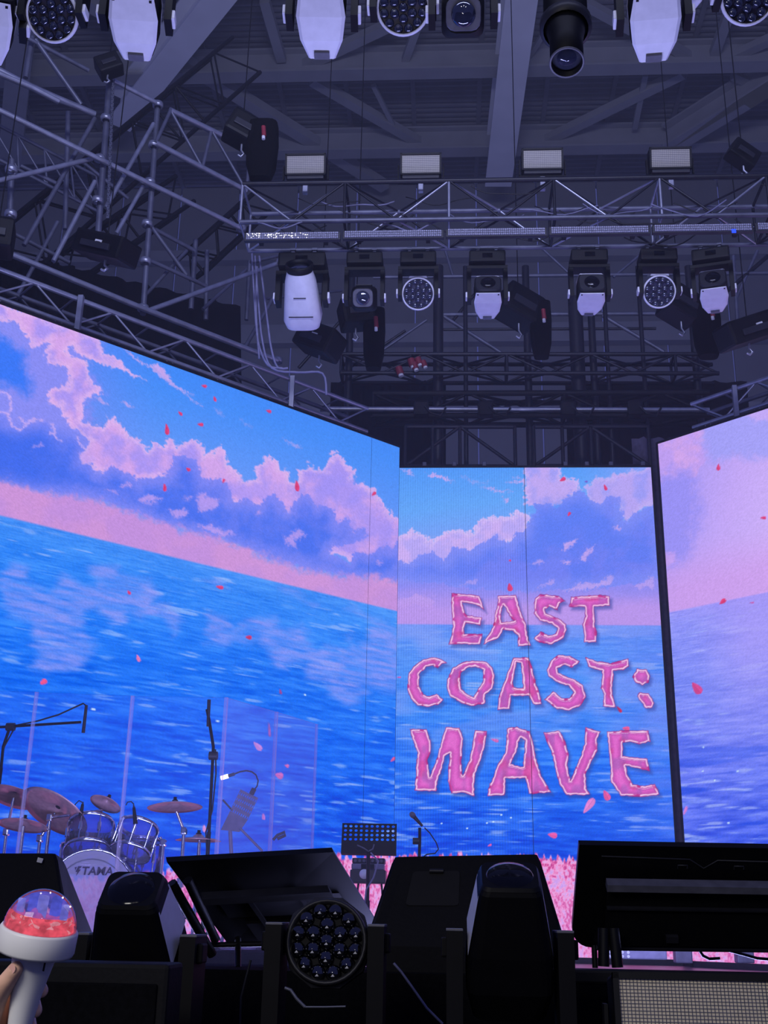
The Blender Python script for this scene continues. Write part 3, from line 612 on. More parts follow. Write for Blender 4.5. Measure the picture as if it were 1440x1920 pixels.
# ================================================================ trusses
def truss(name, label, p, q, h, d, bay, r=.024, rb=.011, m='truss', back=Vector((0, 1, 0)), up=Vector((0, 0, 1)), group=None, mb='truss', mb2=None, mc=None, step=4):
    """four-chord truss; p, q = ends of its front top chord"""
    p, q = Vector(p), Vector(q); o = thing(name, label, 'truss', p, group=group)
    L = q - p; n = max(1, round(L.length / bay)); st = L / n; bk = back.normalized() * d; dn = up.normalized() * -h
    cs = [Vector(), bk, dn, bk + dn]
    for ci, c in enumerate(cs): MB().tube(c, c + L, r, 8).build('chord', K[mc if mc and ci else m], o)
    for i in range(n):
        a, b = st * i, st * (i + 1)
        for k, (c, e) in enumerate(((cs[0], cs[2]), (cs[1], cs[3]), (cs[0], cs[1]), (cs[2], cs[3]))):
            s, t = (c, e) if (i + k) % 2 == 0 else (e, c)
            MB().tube(a + s, b + t, rb, 6).build('brace', K[mb if (i + k) % 3 else mb2 or mb], o)
    for i in range(0, n + 1, step):
        fr = MB()
        for c, e in ((cs[0], cs[2]), (cs[2], cs[3]), (cs[3], cs[1]), (cs[1], cs[0])): fr.tube(st * i + c, st * i + e, rb * 1.3, 6)
        fr.build('end_frame', K[mb if (i // step) % 2 else mb2 or mb], o)
    return o
TY = 9.5
T_TOP = PY(455, 345, TY); T_H, T_D = .44, .51
TX0, TX1 = T_TOP.x, PY(1440, 330, TY).x + 1.0
truss('lighting_truss', 'black box truss across the stage carrying strobes, light bars and hanging lamps', (TX0, TY, T_TOP.z), (TX1, TY, T_TOP.z), T_H, T_D, .5, mb='truss', mb2='steel', mc='steeldark', step=2)  # front light on the black chords and braces put in as steel tones
T_BOT = T_TOP.z - T_H
FY = 5.05; F_Z = 5.62
truss('front_lighting_truss', 'black truss just above the picture holding the nearest row of lamps', (-2.6, FY - .2, F_Z + .35), (2.6, FY - .2, F_Z + .35), .35, .4, .5)

# cables draped along the main truss
for i in range(26):
    x0 = TX0 + .1 + i * .215; x1 = x0 + random.uniform(.5, .8); sag = random.uniform(.05, .16); z0 = T_TOP.z - random.choice((.05, .3, T_H))
    yy = TY + random.uniform(-.03, .4)
    pts = [(x0 + (x1 - x0) * t, yy, z0 - sag * 4 * t * (1 - t) + .02 * math.sin(9 * t + i)) for t in [k / 10 for k in range(11)]]
    tag(MB().path(pts, random.choice((.005, .007, .009)), 5).build('truss_cable', K['cablegrey'] if i % 3 == 0 else K['cable']), ('thin grey cable looped along the main lighting truss' if i % 3 == 0 else 'thin black cable looped along the main lighting truss'), 'cable', 'cables looped along the main truss')

# LED battens clipped along the truss front
K['batten'] = mat('batten_lens', (150, 150, 168), .3, var=.5, scale=90)
bx = [455, 640, 834, 1028, 1222, 1416, 1612]
for i in range(6):
    a = PY(bx[i] + 2, 452 - (bx[i] - 455) * .0195 - 2, TY - .12); b = PY(bx[i + 1] - 2, 452 - (bx[i + 1] - 455) * .0195 - 2, TY - .12)
    o = thing('light_bar', ['led light bar at the left end of the truss, lit with tiny white points', 'led light bar second from the left end of the truss', 'led light bar third along the truss, left of the pale roof girder line', 'led light bar fourth along the truss, under the third strobe', 'led light bar with a single blue lit point', 'short visible end of led light bar at the right edge'][i], 'light bar', a, group='led light bars along the truss')
    L = (b - a).length; h = .088
    MB().box((L / 2, .035, h / 2), (L, .05, h), bev=.006).build('housing', K['charcoal'], o)
    f = MB(); nc = 48
    for k in range(nc):
        for r_ in range(3): f.box((.02 + (L - .04) * (k + .5) / nc, .004, .02 + r_ * .024), ((L - .04) / nc * .78, .012, .018))
    tag(f.build('lens_strip', K['batten'], o), kind='stuff')
    for x in (.15, L - .15): MB().box((x, .09, h * .5), (.04, .1, .05)).build('bracket', K['black'], o)
    if i == 0:
        g = MB()
        for k in range(60): g.box((random.uniform(.03, .62) ** 1.0, -.004, random.uniform(.012, .07)), (.009, .004, .006))
        K['spark'] = mat('lit_led', (255, 250, 230), emit=(255, 252, 240), estr=1.0); tag(g.build('lit_led', K['spark'], o), kind='stuff')
    if i == 4: 
        K['blueled'] = mat('lit_blue_led', (30, 60, 255), emit=(30, 70, 255), estr=1.2)
        q = PY(1376, 433, TY - .125) - a; MB().box((q.x, -.004, q.z), (.04, .006, .04), bev=.002).build('lit_led', K['blueled'], o)

# ================================================================ strobes standing on the truss
def strobe_panel(label, c, w, h, group=None, tilt=.0, cells=(26, 12), m_face='diffuser', stand=True, name='strobe_panel', rz=0, bot=.16):
    o = thing(name, label, 'strobe light', c, (0, 0, rz), group)
    t = Matrix.Rotation(tilt, 4, 'X')
    b = MB(); b.box((0, .07, 0), (w, .13, h), bev=.012, mtx=t); b.build('housing', K['black'], o)
    fr = MB(); e = .018
    for x, z, sx, sz in ((0, h/2 - e/2, w, e), (0, -h/2 + e/2, w, e), (-w/2 + e/2, 0, e, h), (w/2 - e/2, 0, e, h)): fr.box((x, -.006, z), (sx, .03, sz), mtx=t)
    fr.build('bezel', K['black'], o)
    d = MB().box((0, .0, 0), (w - 2 * e, .012, h - 2 * e), mtx=t).build('diffuser', K[m_face], o)
    nx, nz = cells; g = MB()
    for i in range(1, nx): g.box((-w/2 + e + (w - 2*e) * i / nx, -.007, 0), (.0022, .003, h - 2*e), mtx=t)
    for k in range(1, nz): g.box((0, -.007, -h/2 + e + (h - 2*e) * k / nz), (w - 2*e, .003, .0022), mtx=t)
    tag(g.build('cell_grid', K['grey'], o), kind='stuff')
    if stand:
        y = MB(); y.box((-w/2 - .02, .06, -h/2 + .05), (.012, .05, h * .8)); y.box((w/2 + .02, .06, -h/2 + .05), (.012, .05, h * .8)); y.box((0, .06, -h/2 - .055), (w + .052, .05, .014))
        y.build('yoke', K['black'], o)
        ft = MB(); ft.box((0, .06, -h/2 - .028), (w * .9, .12, .035), bev=.008); ft.build('power_box', K['charcoal'], o)
        MB().box((0, .06, -h/2 - bot/2 - .05), (.05, .05, bot), bev=.006).build('clamp', K['steel'], o)
    return o
for x, y, lab in ((573, 309, 'white strobe panel on the truss, leftmost of four, beside the black hoist'), (789, 308, 'white strobe panel on the truss, second from left'), (1017, 299, 'white strobe panel on the truss under the pale roof girder'), (1257, 297, 'white strobe panel on the truss, rightmost of four')):
    c = PY(x, y, TY + .1); strobe_panel(lab, c, .41, .225, 'white strobe panels on the truss', tilt=rad(12), cells=(20, 10), bot=max(.02, c.z - .11 - T_TOP.z - .04))

# ================================================================ moving lights
cell_me = None
def lens_cell(m='lens'):
    global cell_me
    if cell_me is None:
        b = MB(); f = Matrix.Rotation(rad(90), 4, 'X')      # +z of the lathe -> -y
        b.lathe([(.030, 0), (.029, .008), (.024, .017), (.014, .023), (0, .025)], 12, mtx=f); cell_me = {}
        for q in ('lens', 'glassball'): cell_me[q] = b.mesh('lens_cell'); cell_me[q].materials.append(K[q])
    return cell_me[m]
def rr3(w, h, r, y, n=3): return [(x, y, z) for x, z in rrect(w, h, r, n)]
def head_spot(o, tilt, pz, pan=0, shell='shell'):
    tilt -= rad(6)
    """profile spot: dark glass front, pale covers above and below, vents at the tail"""
    hd = MB().loft([rr3(.26, .22, .05, -.17), rr3(.27, .23, .05, -.05), rr3(.24, .21, .05, .10), rr3(.17, .15, .04, .19)]).build('lamp_head', K['black'], o, (0, 0, pz), (tilt, 0, pan))
    MB().loft([rr3(.235, .195, .05, -.185), rr3(.25, .21, .05, -.165)]).build('front_bezel', K['charcoal'], hd)
    MB().lathe([(.075, 0), (.07, .008), (.05, .018), (0, .024)], 20, mtx=Matrix.Translation((0, -.186, .0)) @ Matrix.Rotation(rad(90), 4, 'X')).build('lens', K['glassdark'], hd)
    for sgn in (1, -1):
        b = MB(); z0, z1, z2 = .117 * sgn, .122 * sgn, .085 * sgn; t = .012 * sgn
        rows = [(-.16, .118, z0), (-.04, .135, z1), (.09, .118, z1 * .93), (.20, .075, z2)]
        vs = [(s * w, y, z) for y, w, z in rows for s in (-1, 1)] + [(s * w * .86, y, z + t) for y, w, z in rows for s in (-1, 1)]
        fs = []
        for k in range(3):
            a = 2 * k; fs += [(8 + a, 9 + a, 11 + a, 10 + a), (a, 8 + a, 10 + a, a + 2), (a + 1, a + 3, 11 + a, 9 + a)]
        fs += [(0, 1, 9, 8), (6, 14, 15, 7)]
        b.add(vs, fs).build('cover', K[shell], hd)
        nb = MB().box((0, .175, .108 * sgn), (.085, .045, .02), rot=(-.35 * sgn, 0, 0)).build('tail_vent', K['grey'], hd)
        for x in (-.1, .1): MB().box((x, -.145, .127 * sgn), (.014, .014, .008)).build('screw', K['black'], hd)
    return hd
def head_wash(o, tilt, pz, pan=0, R=.155, rim='shell', visor=True, face='lensface', ball='lens'):
    hd = MB()
    f = Matrix.Rotation(rad(90), 4, 'X')
    hd.lathe([(0, -.17), (R * .6, -.17), (R * .85, -.11), (R, -.02), (R * 1.0, .015), (R * .93, .02), (R * .9, .004), (0, .004)], 28, mtx=f)
    hd = hd.build('lamp_head', K['pitblack' if face != 'lensface' else 'charcoal'], o, (0, 0, pz), (tilt, 0, pan))
    MB().lathe([(R * 1.02, -.02), (R * 1.06, .0), (R * 1.03, .024), (R * .96, .026), (R * .94, .012)], 36, mtx=f).build('rim', K[rim], hd)
    MB().lathe([(0, .006), (R * .93, .006)], 32, mtx=f).build('face_plate', K[face], hd)
    sc = R / .155
    spots = [(0, 0)] + [(.062 * math.cos(t), .062 * math.sin(t)) for t in [rad(60 * k + 30) for k in range(6)]] + [(.120 * math.cos(t), .120 * math.sin(t)) for t in [rad(30 * k + 15) for k in range(12)]]
    for x, z in spots:
        c = link('lens_cell', lens_cell(ball), None, hd, (x * sc, -.007, z * sc)); c.scale = (sc * (.98 if ball == 'lens' else 1.1),) * 3
        if ball != 'lens':
            MB().add([(x * sc - .006, -.0295, z * sc - .012), (x * sc + .006, -.0295, z * sc - .0115), (x * sc + .001, -.0325, z * sc - .004)], [(0, 1, 2)]).build('painted_glint', K['label'], hd)  # lamp reflection painted as a pale triangle on each lens
    if ball != 'lens': MB().lathe([(R * 1.0, -.07), (R * 1.15, -.06), (R * 1.15, -.012), (R * 1.03, -.004)], 10, mtx=f, smooth=False).build('bezel', K['charcoal'], hd)
    if visor: MB().loft([[(-.09, .0, R * 1.0), (.09, .0, R * 1.0), (.085, .01, R * 1.12), (-.085, .01, R * 1.12)], [(-.1, .13, R * .95), (.1, .13, R * .95), (.09, .12, R * 1.1), (-.09, .12, R * 1.1)]], smooth=False).build('cover', K['shell'], hd)
    return hd
def head_beam(o, tilt, pz, pan=0):
    """large beam light: round lens collar, long pale body flaring to a rounded tail"""
    def rg(w, h, y, r): return rr3(w, h, r, y, 4)
    hd = MB().loft([rg(.21, .21, -.24, .1), rg(.25, .24, -.16, .1), rg(.285, .27, .02, .09), rg(.31, .28, .16, .08), rg(.27, .24, .23, .08)]).build('lamp_head', K['shell'], o, (0, 0, pz), (tilt, 0, pan))
    f = Matrix.Rotation(rad(90), 4, 'X')
    MB().lathe([(.10, .23), (.115, .27), (.112, .30), (.098, .30), (.09, .27)], 28, mtx=f).build('lens_collar', K['black'], hd)
    MB().lathe([(.098, .262), (.07, .274), (.03, .28), (0, .281)], 24, mtx=f).build('lens', K['lens'], hd)
    MB().loft([rg(.20, .17, .225, .06), rg(.18, .15, .246, .06)]).build('tail_panel', K['grey'], hd)
    for z in (-.141,): MB().box((0, .10, z), (.20, .006, .008)).build('groove', K['charcoal'], hd)
    MB().box((0, -.06, -.132), (.10, .006, .006)).build('groove', K['charcoal'], hd)
    return hd
def head_profile(o, tilt, pz, pan=0):
    hd = MB().loft([rr3(.20, .20, .06, -.20), rr3(.24, .24, .06, -.12), rr3(.25, .25, .05, .08), rr3(.2, .2, .05, .18)]).build('lamp_head', K['black'], o, (0, 0, pz), (tilt, 0, pan))
    MB().loft([rr3(.19, .17, .05, -.215), rr3(.2, .18, .05, -.195)]).build('front_bezel', K['grey'], hd)
    MB().lathe([(.07, 0), (.066, .012), (.045, .026), (0, .034)], 20, mtx=Matrix.Translation((0, -.214, 0)) @ Matrix.Rotation(rad(90), 4, 'X')).build('lens', K['lens'], hd)
    MB().box((0, -.02, .128), (.16, .16, .012), bev=.004).build('cover', K['charcoal'], hd)
    return hd
def head_big(o, tilt, pz, pan=0, body='pitblack'):
    """stage-front beam head: rounded-rectangular glass, body widening behind it"""
    hd = MB().loft([rr3(.185, .165, .03, -.25, 4), rr3(.20, .18, .03, -.235, 4), rr3(.265, .25, .04, -.04, 4), rr3(.28, .27, .04, .08, 4), rr3(.24, .22, .05, .19, 4)], smooth=False).build('lamp_head', K[body], o, (0, 0, pz), (tilt, 0, pan))
    MB().loft([rr3(.178, .158, .03, -.262, 4), rr3(.19, .17, .03, -.25, 4)]).build('front_bezel', K['black'], hd)
    MB().lathe([(.076, 0), (.07, .006), (.04, .014), (0, .017)], 28, mtx=Matrix.Translation((0, -.262, 0)) @ Matrix.Rotation(rad(90), 4, 'X')).build('lens', K['glassdark'], hd)
    for x in (-1, 1):
        b = MB(); b.add([(x * .1015, -.225, -.07), (x * .1345, -.04, -.105), (x * .1345, -.04, .105), (x * .1015, -.225, .07)], [(0, 1, 2, 3) if x > 0 else (3, 2, 1, 0)])
        b.build('side_cover', K['shell'], hd)
    return hd
HEADS = dict(spot=head_spot, wash=head_wash, beam=head_beam, profile=head_profile, big=head_big)
def moving_light(label, pos, kind, tilt, hang=True, scale=1.0, pan=0.0, group=None, name='moving_light', wide=1.0, caps='shell', pz=.47, body='black', **kw):
    o = thing(name, label, 'stage light', pos, (0, 0, pan), group, scale); s = -1 if hang else 1; aw = .02 if hang else .026; ax = .18 * wide
    if hang:
        for x in (-.09, .09):
            c = MB(); c.box((x, 0, -.02), (.035, .05, .07), bev=.006); c.box((x, 0, .03), (.045, .06, .02)); c.build('clamp', K['steeldark'], o)
    b = MB(); b.box((0, 0, s * .125), (.36 * wide, .27, .13), bev=.018); b.build('base', K[body], o)
    d = MB().box((0, -.136, s * .125), (.1, .006, .05)).build('display', K['glassdark'], o)
    y = MB()
    for sg in (-1, 1):
        y.prism([(sg * ax - aw, s * .2), (sg * ax + aw, s * .2), (sg * ax + aw, s * (pz + .05)), (sg * ax - aw, s * (pz + .05))][::1 if s > 0 else -1], .13 if hang else .19)
    y.box((0, 0, s * .215), (ax * 2 + .04, .14, .035) if hang else (ax * 2 + .05, .19, .06)); y.build('yoke', K[body], o)
    for sg in (-1, 1):
        MB().box((sg * (ax + aw + .006), -.01, s * pz), (.022, .085, .06), bev=.006).build('arm_cap', K[caps], o)
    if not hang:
        for sg in (-1, 1): MB().box((sg * ax, 0, pz + .054), (aw * 2.1, .17, .008), bev=.002).build('lit_arm_edge', K['grey'], o)  # lit upper edges of the black arms, put in as grey plates
    HEADS[kind](o, tilt, s * pz, **kw)
    return o
# row below the main truss: (pixel of the head centre, kind, tilt)
def hang(px, py, kind, tilt, label, Y=TY + T_D, scale=1.0, top=None, **kw):
    c = PY(px, py, Y); pz = ((T_BOT if top is None else top) - .045 - c.z) / scale; moving_light(label, (c.x, c.y, c.z + pz * scale), kind, tilt, True, scale, group=kw.pop('group', 'moving lights under the main truss'), pz=pz, **kw)
hang(566, 560, 'beam', rad(-36), 'large pale beam light hanging at the left end of the truss, lens upward', scale=1.22, wide=1.08)
hang(683, 560, 'profile', rad(28), 'black profile spot with a single round lens, hung beside the large pale beam light')
hang(784, 551, 'wash', rad(32), 'round wash light with nineteen lenses, hung left of centre under the truss')
hang(914, 557, 'spot', rad(-12), 'pale-covered spot light hanging at the middle of the truss, beside a black hoist')
hang(1106, 552, 'spot', rad(-4), 'pale-covered spot light hanging under the third strobe, right of centre')
hang(1236, 547, 'wash', rad(32), 'round wash light with nineteen lenses, hung at the right under the truss')
hang(1338, 546, 'spot', rad(-10), 'tilted pale-covered spot light hanging at the right end of the row', pan=rad(-14))
# nearest row, cut by the top of the picture
FR = 'moving lights along the top of the picture'
def fhang(px, py, kind, tilt, label, **kw): hang(px, py, kind, tilt, label, Y=FY, group=FR, top=F_Z, **kw)
fhang(-18, 42, 'spot', rad(-24), 'pale-covered spot light cut off by the left edge at the top', pan=rad(18))
fhang(99, 28, 'wash', rad(40), 'round wash light with nineteen lenses at the top left corner', visor=False, scale=.92)
fhang(256, 34, 'spot', rad(-20), 'pale-covered spot light at the top, left of the slanting girder', pan=rad(8))
fhang(604, 30, 'spot', rad(-22), 'pale-covered spot light at the top, left of centre', pan=rad(3))
fhang(756, 14, 'wash', rad(40), 'round wash light with nineteen lenses at the top centre', visor=False, scale=.92)
fhang(868, 28, 'profile', rad(42), 'black profile spot with dark lens at the top, left of the pale girder', scale=.95)
fhang(1225, 34, 'spot', rad(-22), 'pale-covered spot light at the top right, cover lit lilac', pan=rad(-5))
fhang(1402, -6, 'wash', rad(40), 'round wash light with nineteen lenses at the top right corner', visor=False, scale=.92)
fhang(1292, -28, 'spot', rad(-5), 'small rounded tail of lamp showing at the top, right of the lilac cover', scale=.6)
# long black tube spotlight
tp, tq = PY(1058, -30, FY - .15), PY(1063, 118, FY - .32)
o = thing('spotlight', 'long black tube spotlight with a bright ringed lens, hanging beside the pale girder', 'stage light', tp)
ax = (tq - tp); Lt = ax.length; fm = frame_to((0, 0, 0), ax, (0, 1, 0))
MB().lathe([(0, -.25), (.11, -.25), (.115, 0), (.115, Lt * .55), (.10, Lt * .6), (.085, Lt * .75), (.085, Lt), (.078, Lt), (.078, Lt - .05), (0, Lt - .05)], 28, mtx=fm).build('barrel', K['black'], o)
MB().lathe([(.086, Lt - .012), (.09, Lt - .006), (.086, Lt + .004), (.079, Lt)], 28, mtx=fm).build('lens_ring', K['grey'], o)
MB().lathe([(.076, Lt - .045), (.05, Lt - .02), (0, Lt - .012)], 24, mtx=fm).build('lens', K['lens'], o)
MB().lathe([(.116, Lt * .5), (.135, Lt * .52), (.135, Lt * .58), (.116, Lt * .6)], 24, mtx=fm).build('collar', K['charcoal'], o)
MB().tube((0, 0, 0), (.0, .05, .9), .02).build('hanging_arm', K['black'], o)
# ================================================================ scaffold beside and above the left screen
SB = .9                                                  # the scaffold face stands this far behind the left screen
sp0 = L0 - nL * SB
def PS(x, y, back=0.0): return PP(x, y, sp0 - nL * back, nL)
sc = thing('scaffold_tower', 'galvanised tube scaffold rising behind the left screen', 'scaffold', PS(200, 560))
so = sc.location.copy()
def pipe(a, b, r=.03, back=0.0, name='tube', m='steel', root=None, off=None):
    root = root or sc; off = off if off is not None else so
    return MB().tube(PS(*a, back) - off, PS(*b, back) - off, r, 10).build(name, K[m], root)
for a, b, r, bk, nm, m in (
    ((-60, 178), (456, 430), .032, 0, 'ledger', 'steel'), ((-40, 452), (262, 576), .034, 0, 'ledger', 'steel'), ((262, 576), (520, 676), .034, 0, 'ledger', 'steel'),
    ((206, 140), (184, 440), .036, .1, 'standard', 'steeldark'), ((296, 190), (268, 590), .034, .1, 'standard', 'steeldark'), ((22, 300), (18, 440), .034, .4, 'standard', 'steeldark'), ((60, 70), (48, 146), .03, .4, 'standard', 'steeldark'),
    ((128, 210), (122, 430), .03, .8, 'standard', 'steeldark'), ((367, 450), (358, 580), .032, .6, 'standard', 'steeldark'), ((388, 470), (386, 600), .03, .8, 'standard', 'steeldark'), ((468, 490), (462, 600), .026, .6, 'standard', 'steeldark'),
    ((214, 152), (292, 192), .028, 0, 'ledger', 'steel'), ((318, 205), (424, 262), .03, .05, 'ledger', 'steel'), ((-30, 345), (172, 298), .028, .1, 'diagonal', 'steel'), ((38, 311), (104, 343), .024, .2, 'diagonal', 'steeldark'),
    ((178, 222), (45, 460), .026, .2, 'diagonal', 'steeldark'), ((178, 340), (100, 490), .026, .1, 'diagonal', 'steel'), ((288, 232), (198, 390), .026, .1, 'diagonal', 'steel'), ((268, 350), (218, 438), .024, .1, 'diagonal', 'steel'),
    ((66, 74), (152, 196), .028, .3, 'diagonal', 'steeldark'), ((34, 62), (166, 132), .026, .3, 'diagonal', 'steeldark'), ((280, 582), (526, 492), .03, .1, 'diagonal', 'steel'), ((283, 424), (350, 516), .026, .3, 'diagonal', 'steeldark'),
    ((280, 488), (386, 536), .026, .3, 'ledger', 'steeldark'), ((350, 470), (274, 552), .022, .4, 'diagonal', 'steeldark'), ((462, 505), (380, 580), .022, .4, 'diagonal', 'steeldark'), ((518, 548), (460, 650), .026, .2, 'diagonal', 'steeldark'), ((540, 500), (600, 590), .02, .5, 'diagonal', 'steeldark'),
    ((0, 425), (130, 492), .026, .6, 'ledger', 'steeldark'), ((150, 300), (240, 372), .024, .9, 'diagonal', 'steeldark'), ((108, 416), (30, 560), .024, .6, 'diagonal', 'steeldark'), ((290, 430), (365, 470), .028, .5, 'ledger', 'steeldark'),
    ((470, 492), (520, 480), .022, .3, 'ledger', 'steeldark'), ((500, 560), (640, 545), .02, 1.2, 'ledger', 'steeldark')):
    pipe(a, b, r, bk, nm, m)
for x, y in ((206, 147), (199, 222), (187, 298), (183, 376), (296, 197), (288, 272), (281, 342), (276, 420), (273, 490), (268, 578), (21, 318), (20, 402), (452, 428), (526, 492), (520, 676)):
    p = PS(x, y, .06) - so
    MB().lathe([(.04, -.03), (.062, -.03), (.066, 0), (.062, .03), (.04, .03)], 12, mtx=Matrix.Translation(p)).build('coupler', K['steel'], sc)
# lattice girders of rectangular tube
def lattice(label, a, b, a2, b2, n, r=.03, back=0.0, m='steel', m2='steeldark', name='lattice_girder'):
    p, q, p2, q2 = [PS(*k, back) for k in (a, b, a2, b2)]; o = thing(name, label, 'scaffold', p)
    MB().tube(p - p, q - p, r, 8).build('top_chord', K[m], o); MB().tube(p2 - p, q2 - p, r, 8).build('bottom_chord', K[m], o)
    for k in range(n + 1):
        t = k / n; A = p.lerp(q, t) - p; B = p2.lerp(q2, t) - p
        MB().tube(A, B, r * .7, 6).build('post', K[m2], o)
        if k < n:
            B2 = p2.lerp(q2, (k + 1) / n) - p; MB().tube(A, B2, r * .6, 6).build('diagonal', K[m2], o)
    return o
lattice('pale lattice girder running down to the left end of the truss', (320, 207), (470, 280), (292, 268), (462, 358), 2, .034, .0)
lattice('pale lattice girder at the upper left, under the corner wash light', (-20, 122), (110, 190), (-20, 130), (178, 214), 1, .036, .2)
lattice('dark lattice girder crossing below the scaffold diagonals at left', (-20, 226), (180, 330), (-20, 290), (190, 400), 4, .022, 1.2, 'steeldark')

# ladder trusses riding on the screen tops
def ladder(label, p0, d, n, top, u0, u1, back, post_u, lift=.42):
    o = thing('ladder_truss', label, 'truss', p0 + d * u0 - n * back + Vector((0, 0, top)))
    off = o.location.copy(); Z = Vector((0, 0, 1))
    def at(u, b, z): return p0 + d * u - n * b + Z * (top + z) - off
    for b, z in ((back, .12), (back, lift), (back + .35, .12), (back + .35, lift)):
        MB().tube(at(u0, b, z), at(u1, b, z), .026, 8).build('chord', K['steel' if b == back else 'steeldark'], o)
    u = u0; k = 0
    while u < u1 - .2:
        v = min(u + .42, u1)
        MB().tube(at(u, back, .12 if k % 2 else lift), at(v, back, lift if k % 2 else .12), .011, 6).build('brace', K['steel'], o)
        MB().tube(at(u, back + .35, .12 if k % 2 else lift), at(v, back + .35, lift if k % 2 else .12), .011, 6).build('brace', K['steeldark'], o)
        MB().tube(at(u, back, lift), at(u, back + .35, lift), .011, 6).build('rung', K['steeldark'], o)
        u = v; k += 1
    for pu in post_u:
        MB().box(at(pu, back - .03, .2), (.05, .05, .5)).build('post', K['steel'], o)
    uu = u0 + .2
    while uu < u1:
        h = MB()
        for e in (-.03, .03): h.path([at(uu + e, back, .12), at(uu + e * 1.3, back - .02, .05), at(uu + e, back - .02, -.02)], .006, 5)
        h.build('hanger', K['steel'], o); uu += .62
    return o
ladder('silver ladder truss along the top edge of the left screen', L0, dL, nL, L_TOP, .42, 6.6, .12, (1.55, 4.15))
ladder('silver ladder truss along the top edge of the right screen', R0, dR, nR, R_TOP, .42, 4.2, .12, (1.0,))

# big black trusses in the upper left
def dark_truss(label, a, b, bk, h, d, n_bay=.55):
    p, q = PS(*a, bk), PS(*b, bk); side = -nL; dirback = None
    return truss('box_truss', label, p, q, h, d, n_bay, r=.032, rb=.015, up=(q - p).cross(nL).normalized() * (1 if (q - p).cross(nL).z > 0 else -1), back=dirback or side, m='black', mb='black')
dark_truss('black box truss slanting up from the left edge to the roof girder', (-40, 462), (436, 70), 1.6, .62, .6)
dark_truss('lower black box truss slanting behind the scaffold tubes', (-20, 560), (330, 330), 1.5, .4, .45)
dark_truss('short black box truss rising from the left end of the lighting truss', (352, 474), (478, 360), .9, .32, .3, .35)

# ================================================================ chain hoists and boxes
def hoist(label, c, size, rot, bag=None, red=True, group='chain hoists over the stage', mark=False, chain_up=3.0):
    o = thing('chain_hoist', label, 'chain hoist', c)
    sx, sy, sz = size
    MB().box((0, 0, 0), size, rot=rot, bev=min(size) * .12).build('body', K['black'], o)
    f = Euler(rot).to_matrix().to_4x4()
    MB().box((0, -sy / 2 - .012, -sz * .1), (sx * .6, .03, sz * .25), mtx=f, bev=.006).build('cover_plate', K['charcoal'], o)
    chain_up = 16.8 - c.z
    MB().tube((0, 0, sz * .4), (0, 0, chain_up), .006, 5).build('chain', K['black'], o)
    hk = MB().path([(0, 0, -sz * .55), (0, 0, -sz * .8), (.03, 0, -sz * .95), (.0, 0, -sz * 1.05), (-.03, 0, -sz * .98)], .012, 6).build('hook', K['steel'], o)
    if bag:
        bx_, by_, bw, bh = bag
        b = MB().loft([[(bx_ + x * bw * s, by_ + y * bw * .8 * s, z) for x, y in rrect(1, 1, .3, 3)] for s, z in ((1.0, .05), (1.08, -bh * .3), (.98, -bh * .75), (.7, -bh))]).build('chain_bag', K['blackmatte'], o)
        if red:
            MB().tube((bx_ + bw * .1, by_ - bw * .55, -bh * .15), (bx_ + bw * .14, by_ - bw * .55, -bh * .34), .024, 8).build('connector', K['red'], o)
            MB().tube((bx_ + bw * .12, by_ - bw * .55, -bh * .34), (bx_ + bw * .13, by_ - bw * .55, -bh * .40), .018, 8).build('connector_cap', K['label'], o)
    if mark:
        MB().box((sx * .05, -sy / 2 - .014, -sz * .05), (.075, .006, .075), mtx=f).build('sticker', K['label'], o)
        MB().box((sx * .05, -sy / 2 - .018, -sz * .05), (.045, .006, .04), mtx=f).build('sticker_print', K['black'], o)
    return o
HG = 'chain hoists over the stage'
hoist('black chain hoist over the left end of the lighting truss', PY(455, 246, TY + .3), (.34, .28, .30), (0, rad(22), rad(20)), bag=(.22, -.02, .30, .62))
hoist('black hoist box hanging under the scaffold at left, with a square white sticker', PY(200, 466, 8.9), (.55, .3, .22), (rad(10), rad(22), rad(-16)), mark=True, chain_up=2.2)
hoist('black hoist box at the right edge with a square white sticker', PY(1402, 620, 10.6), (.62, .32, .26), (rad(10), rad(-24), rad(14)), mark=True)
hoist('black hoist with hanging bag right of the middle spot light', PY(972, 577, 11.3), (.46, .34, .36), (0, rad(20), rad(25)), bag=(.24, 0, .22, .62))
hoist('black hoist with hanging bag behind the right wash light', PY(1275, 575, 11.3), (.40, .32, .34), (0, rad(20), rad(25)), bag=(.27, 0, .28, .62))
hoist('black hoist behind the large pale beam light', PY(600, 640, 11.0), (.46, .34, .3), (0, rad(28), rad(-20)), mark=True)
hoist('black hoist with hanging bag below the black profile spot', PY(668, 590, 11.0), (.36, .3, .3), (0, rad(-12), rad(15)), bag=(.20, 0, .22, .66))
hoist('black hoist box at the far left edge of the scaffold', PY(-6, 445, 8.8), (.3, .3, .3), (0, 0, .3), chain_up=2)
hoist('black pulley block among the scaffold tubes at upper left', PS(204, 124, -.2), (.28, .2, .22), (0, rad(-30), .2), chain_up=1)

hoist('small black pulley block on the truss at the right, past the last strobe', PY(1392, 292, TY + .3), (.3, .16, .22), (0, rad(30), .3))
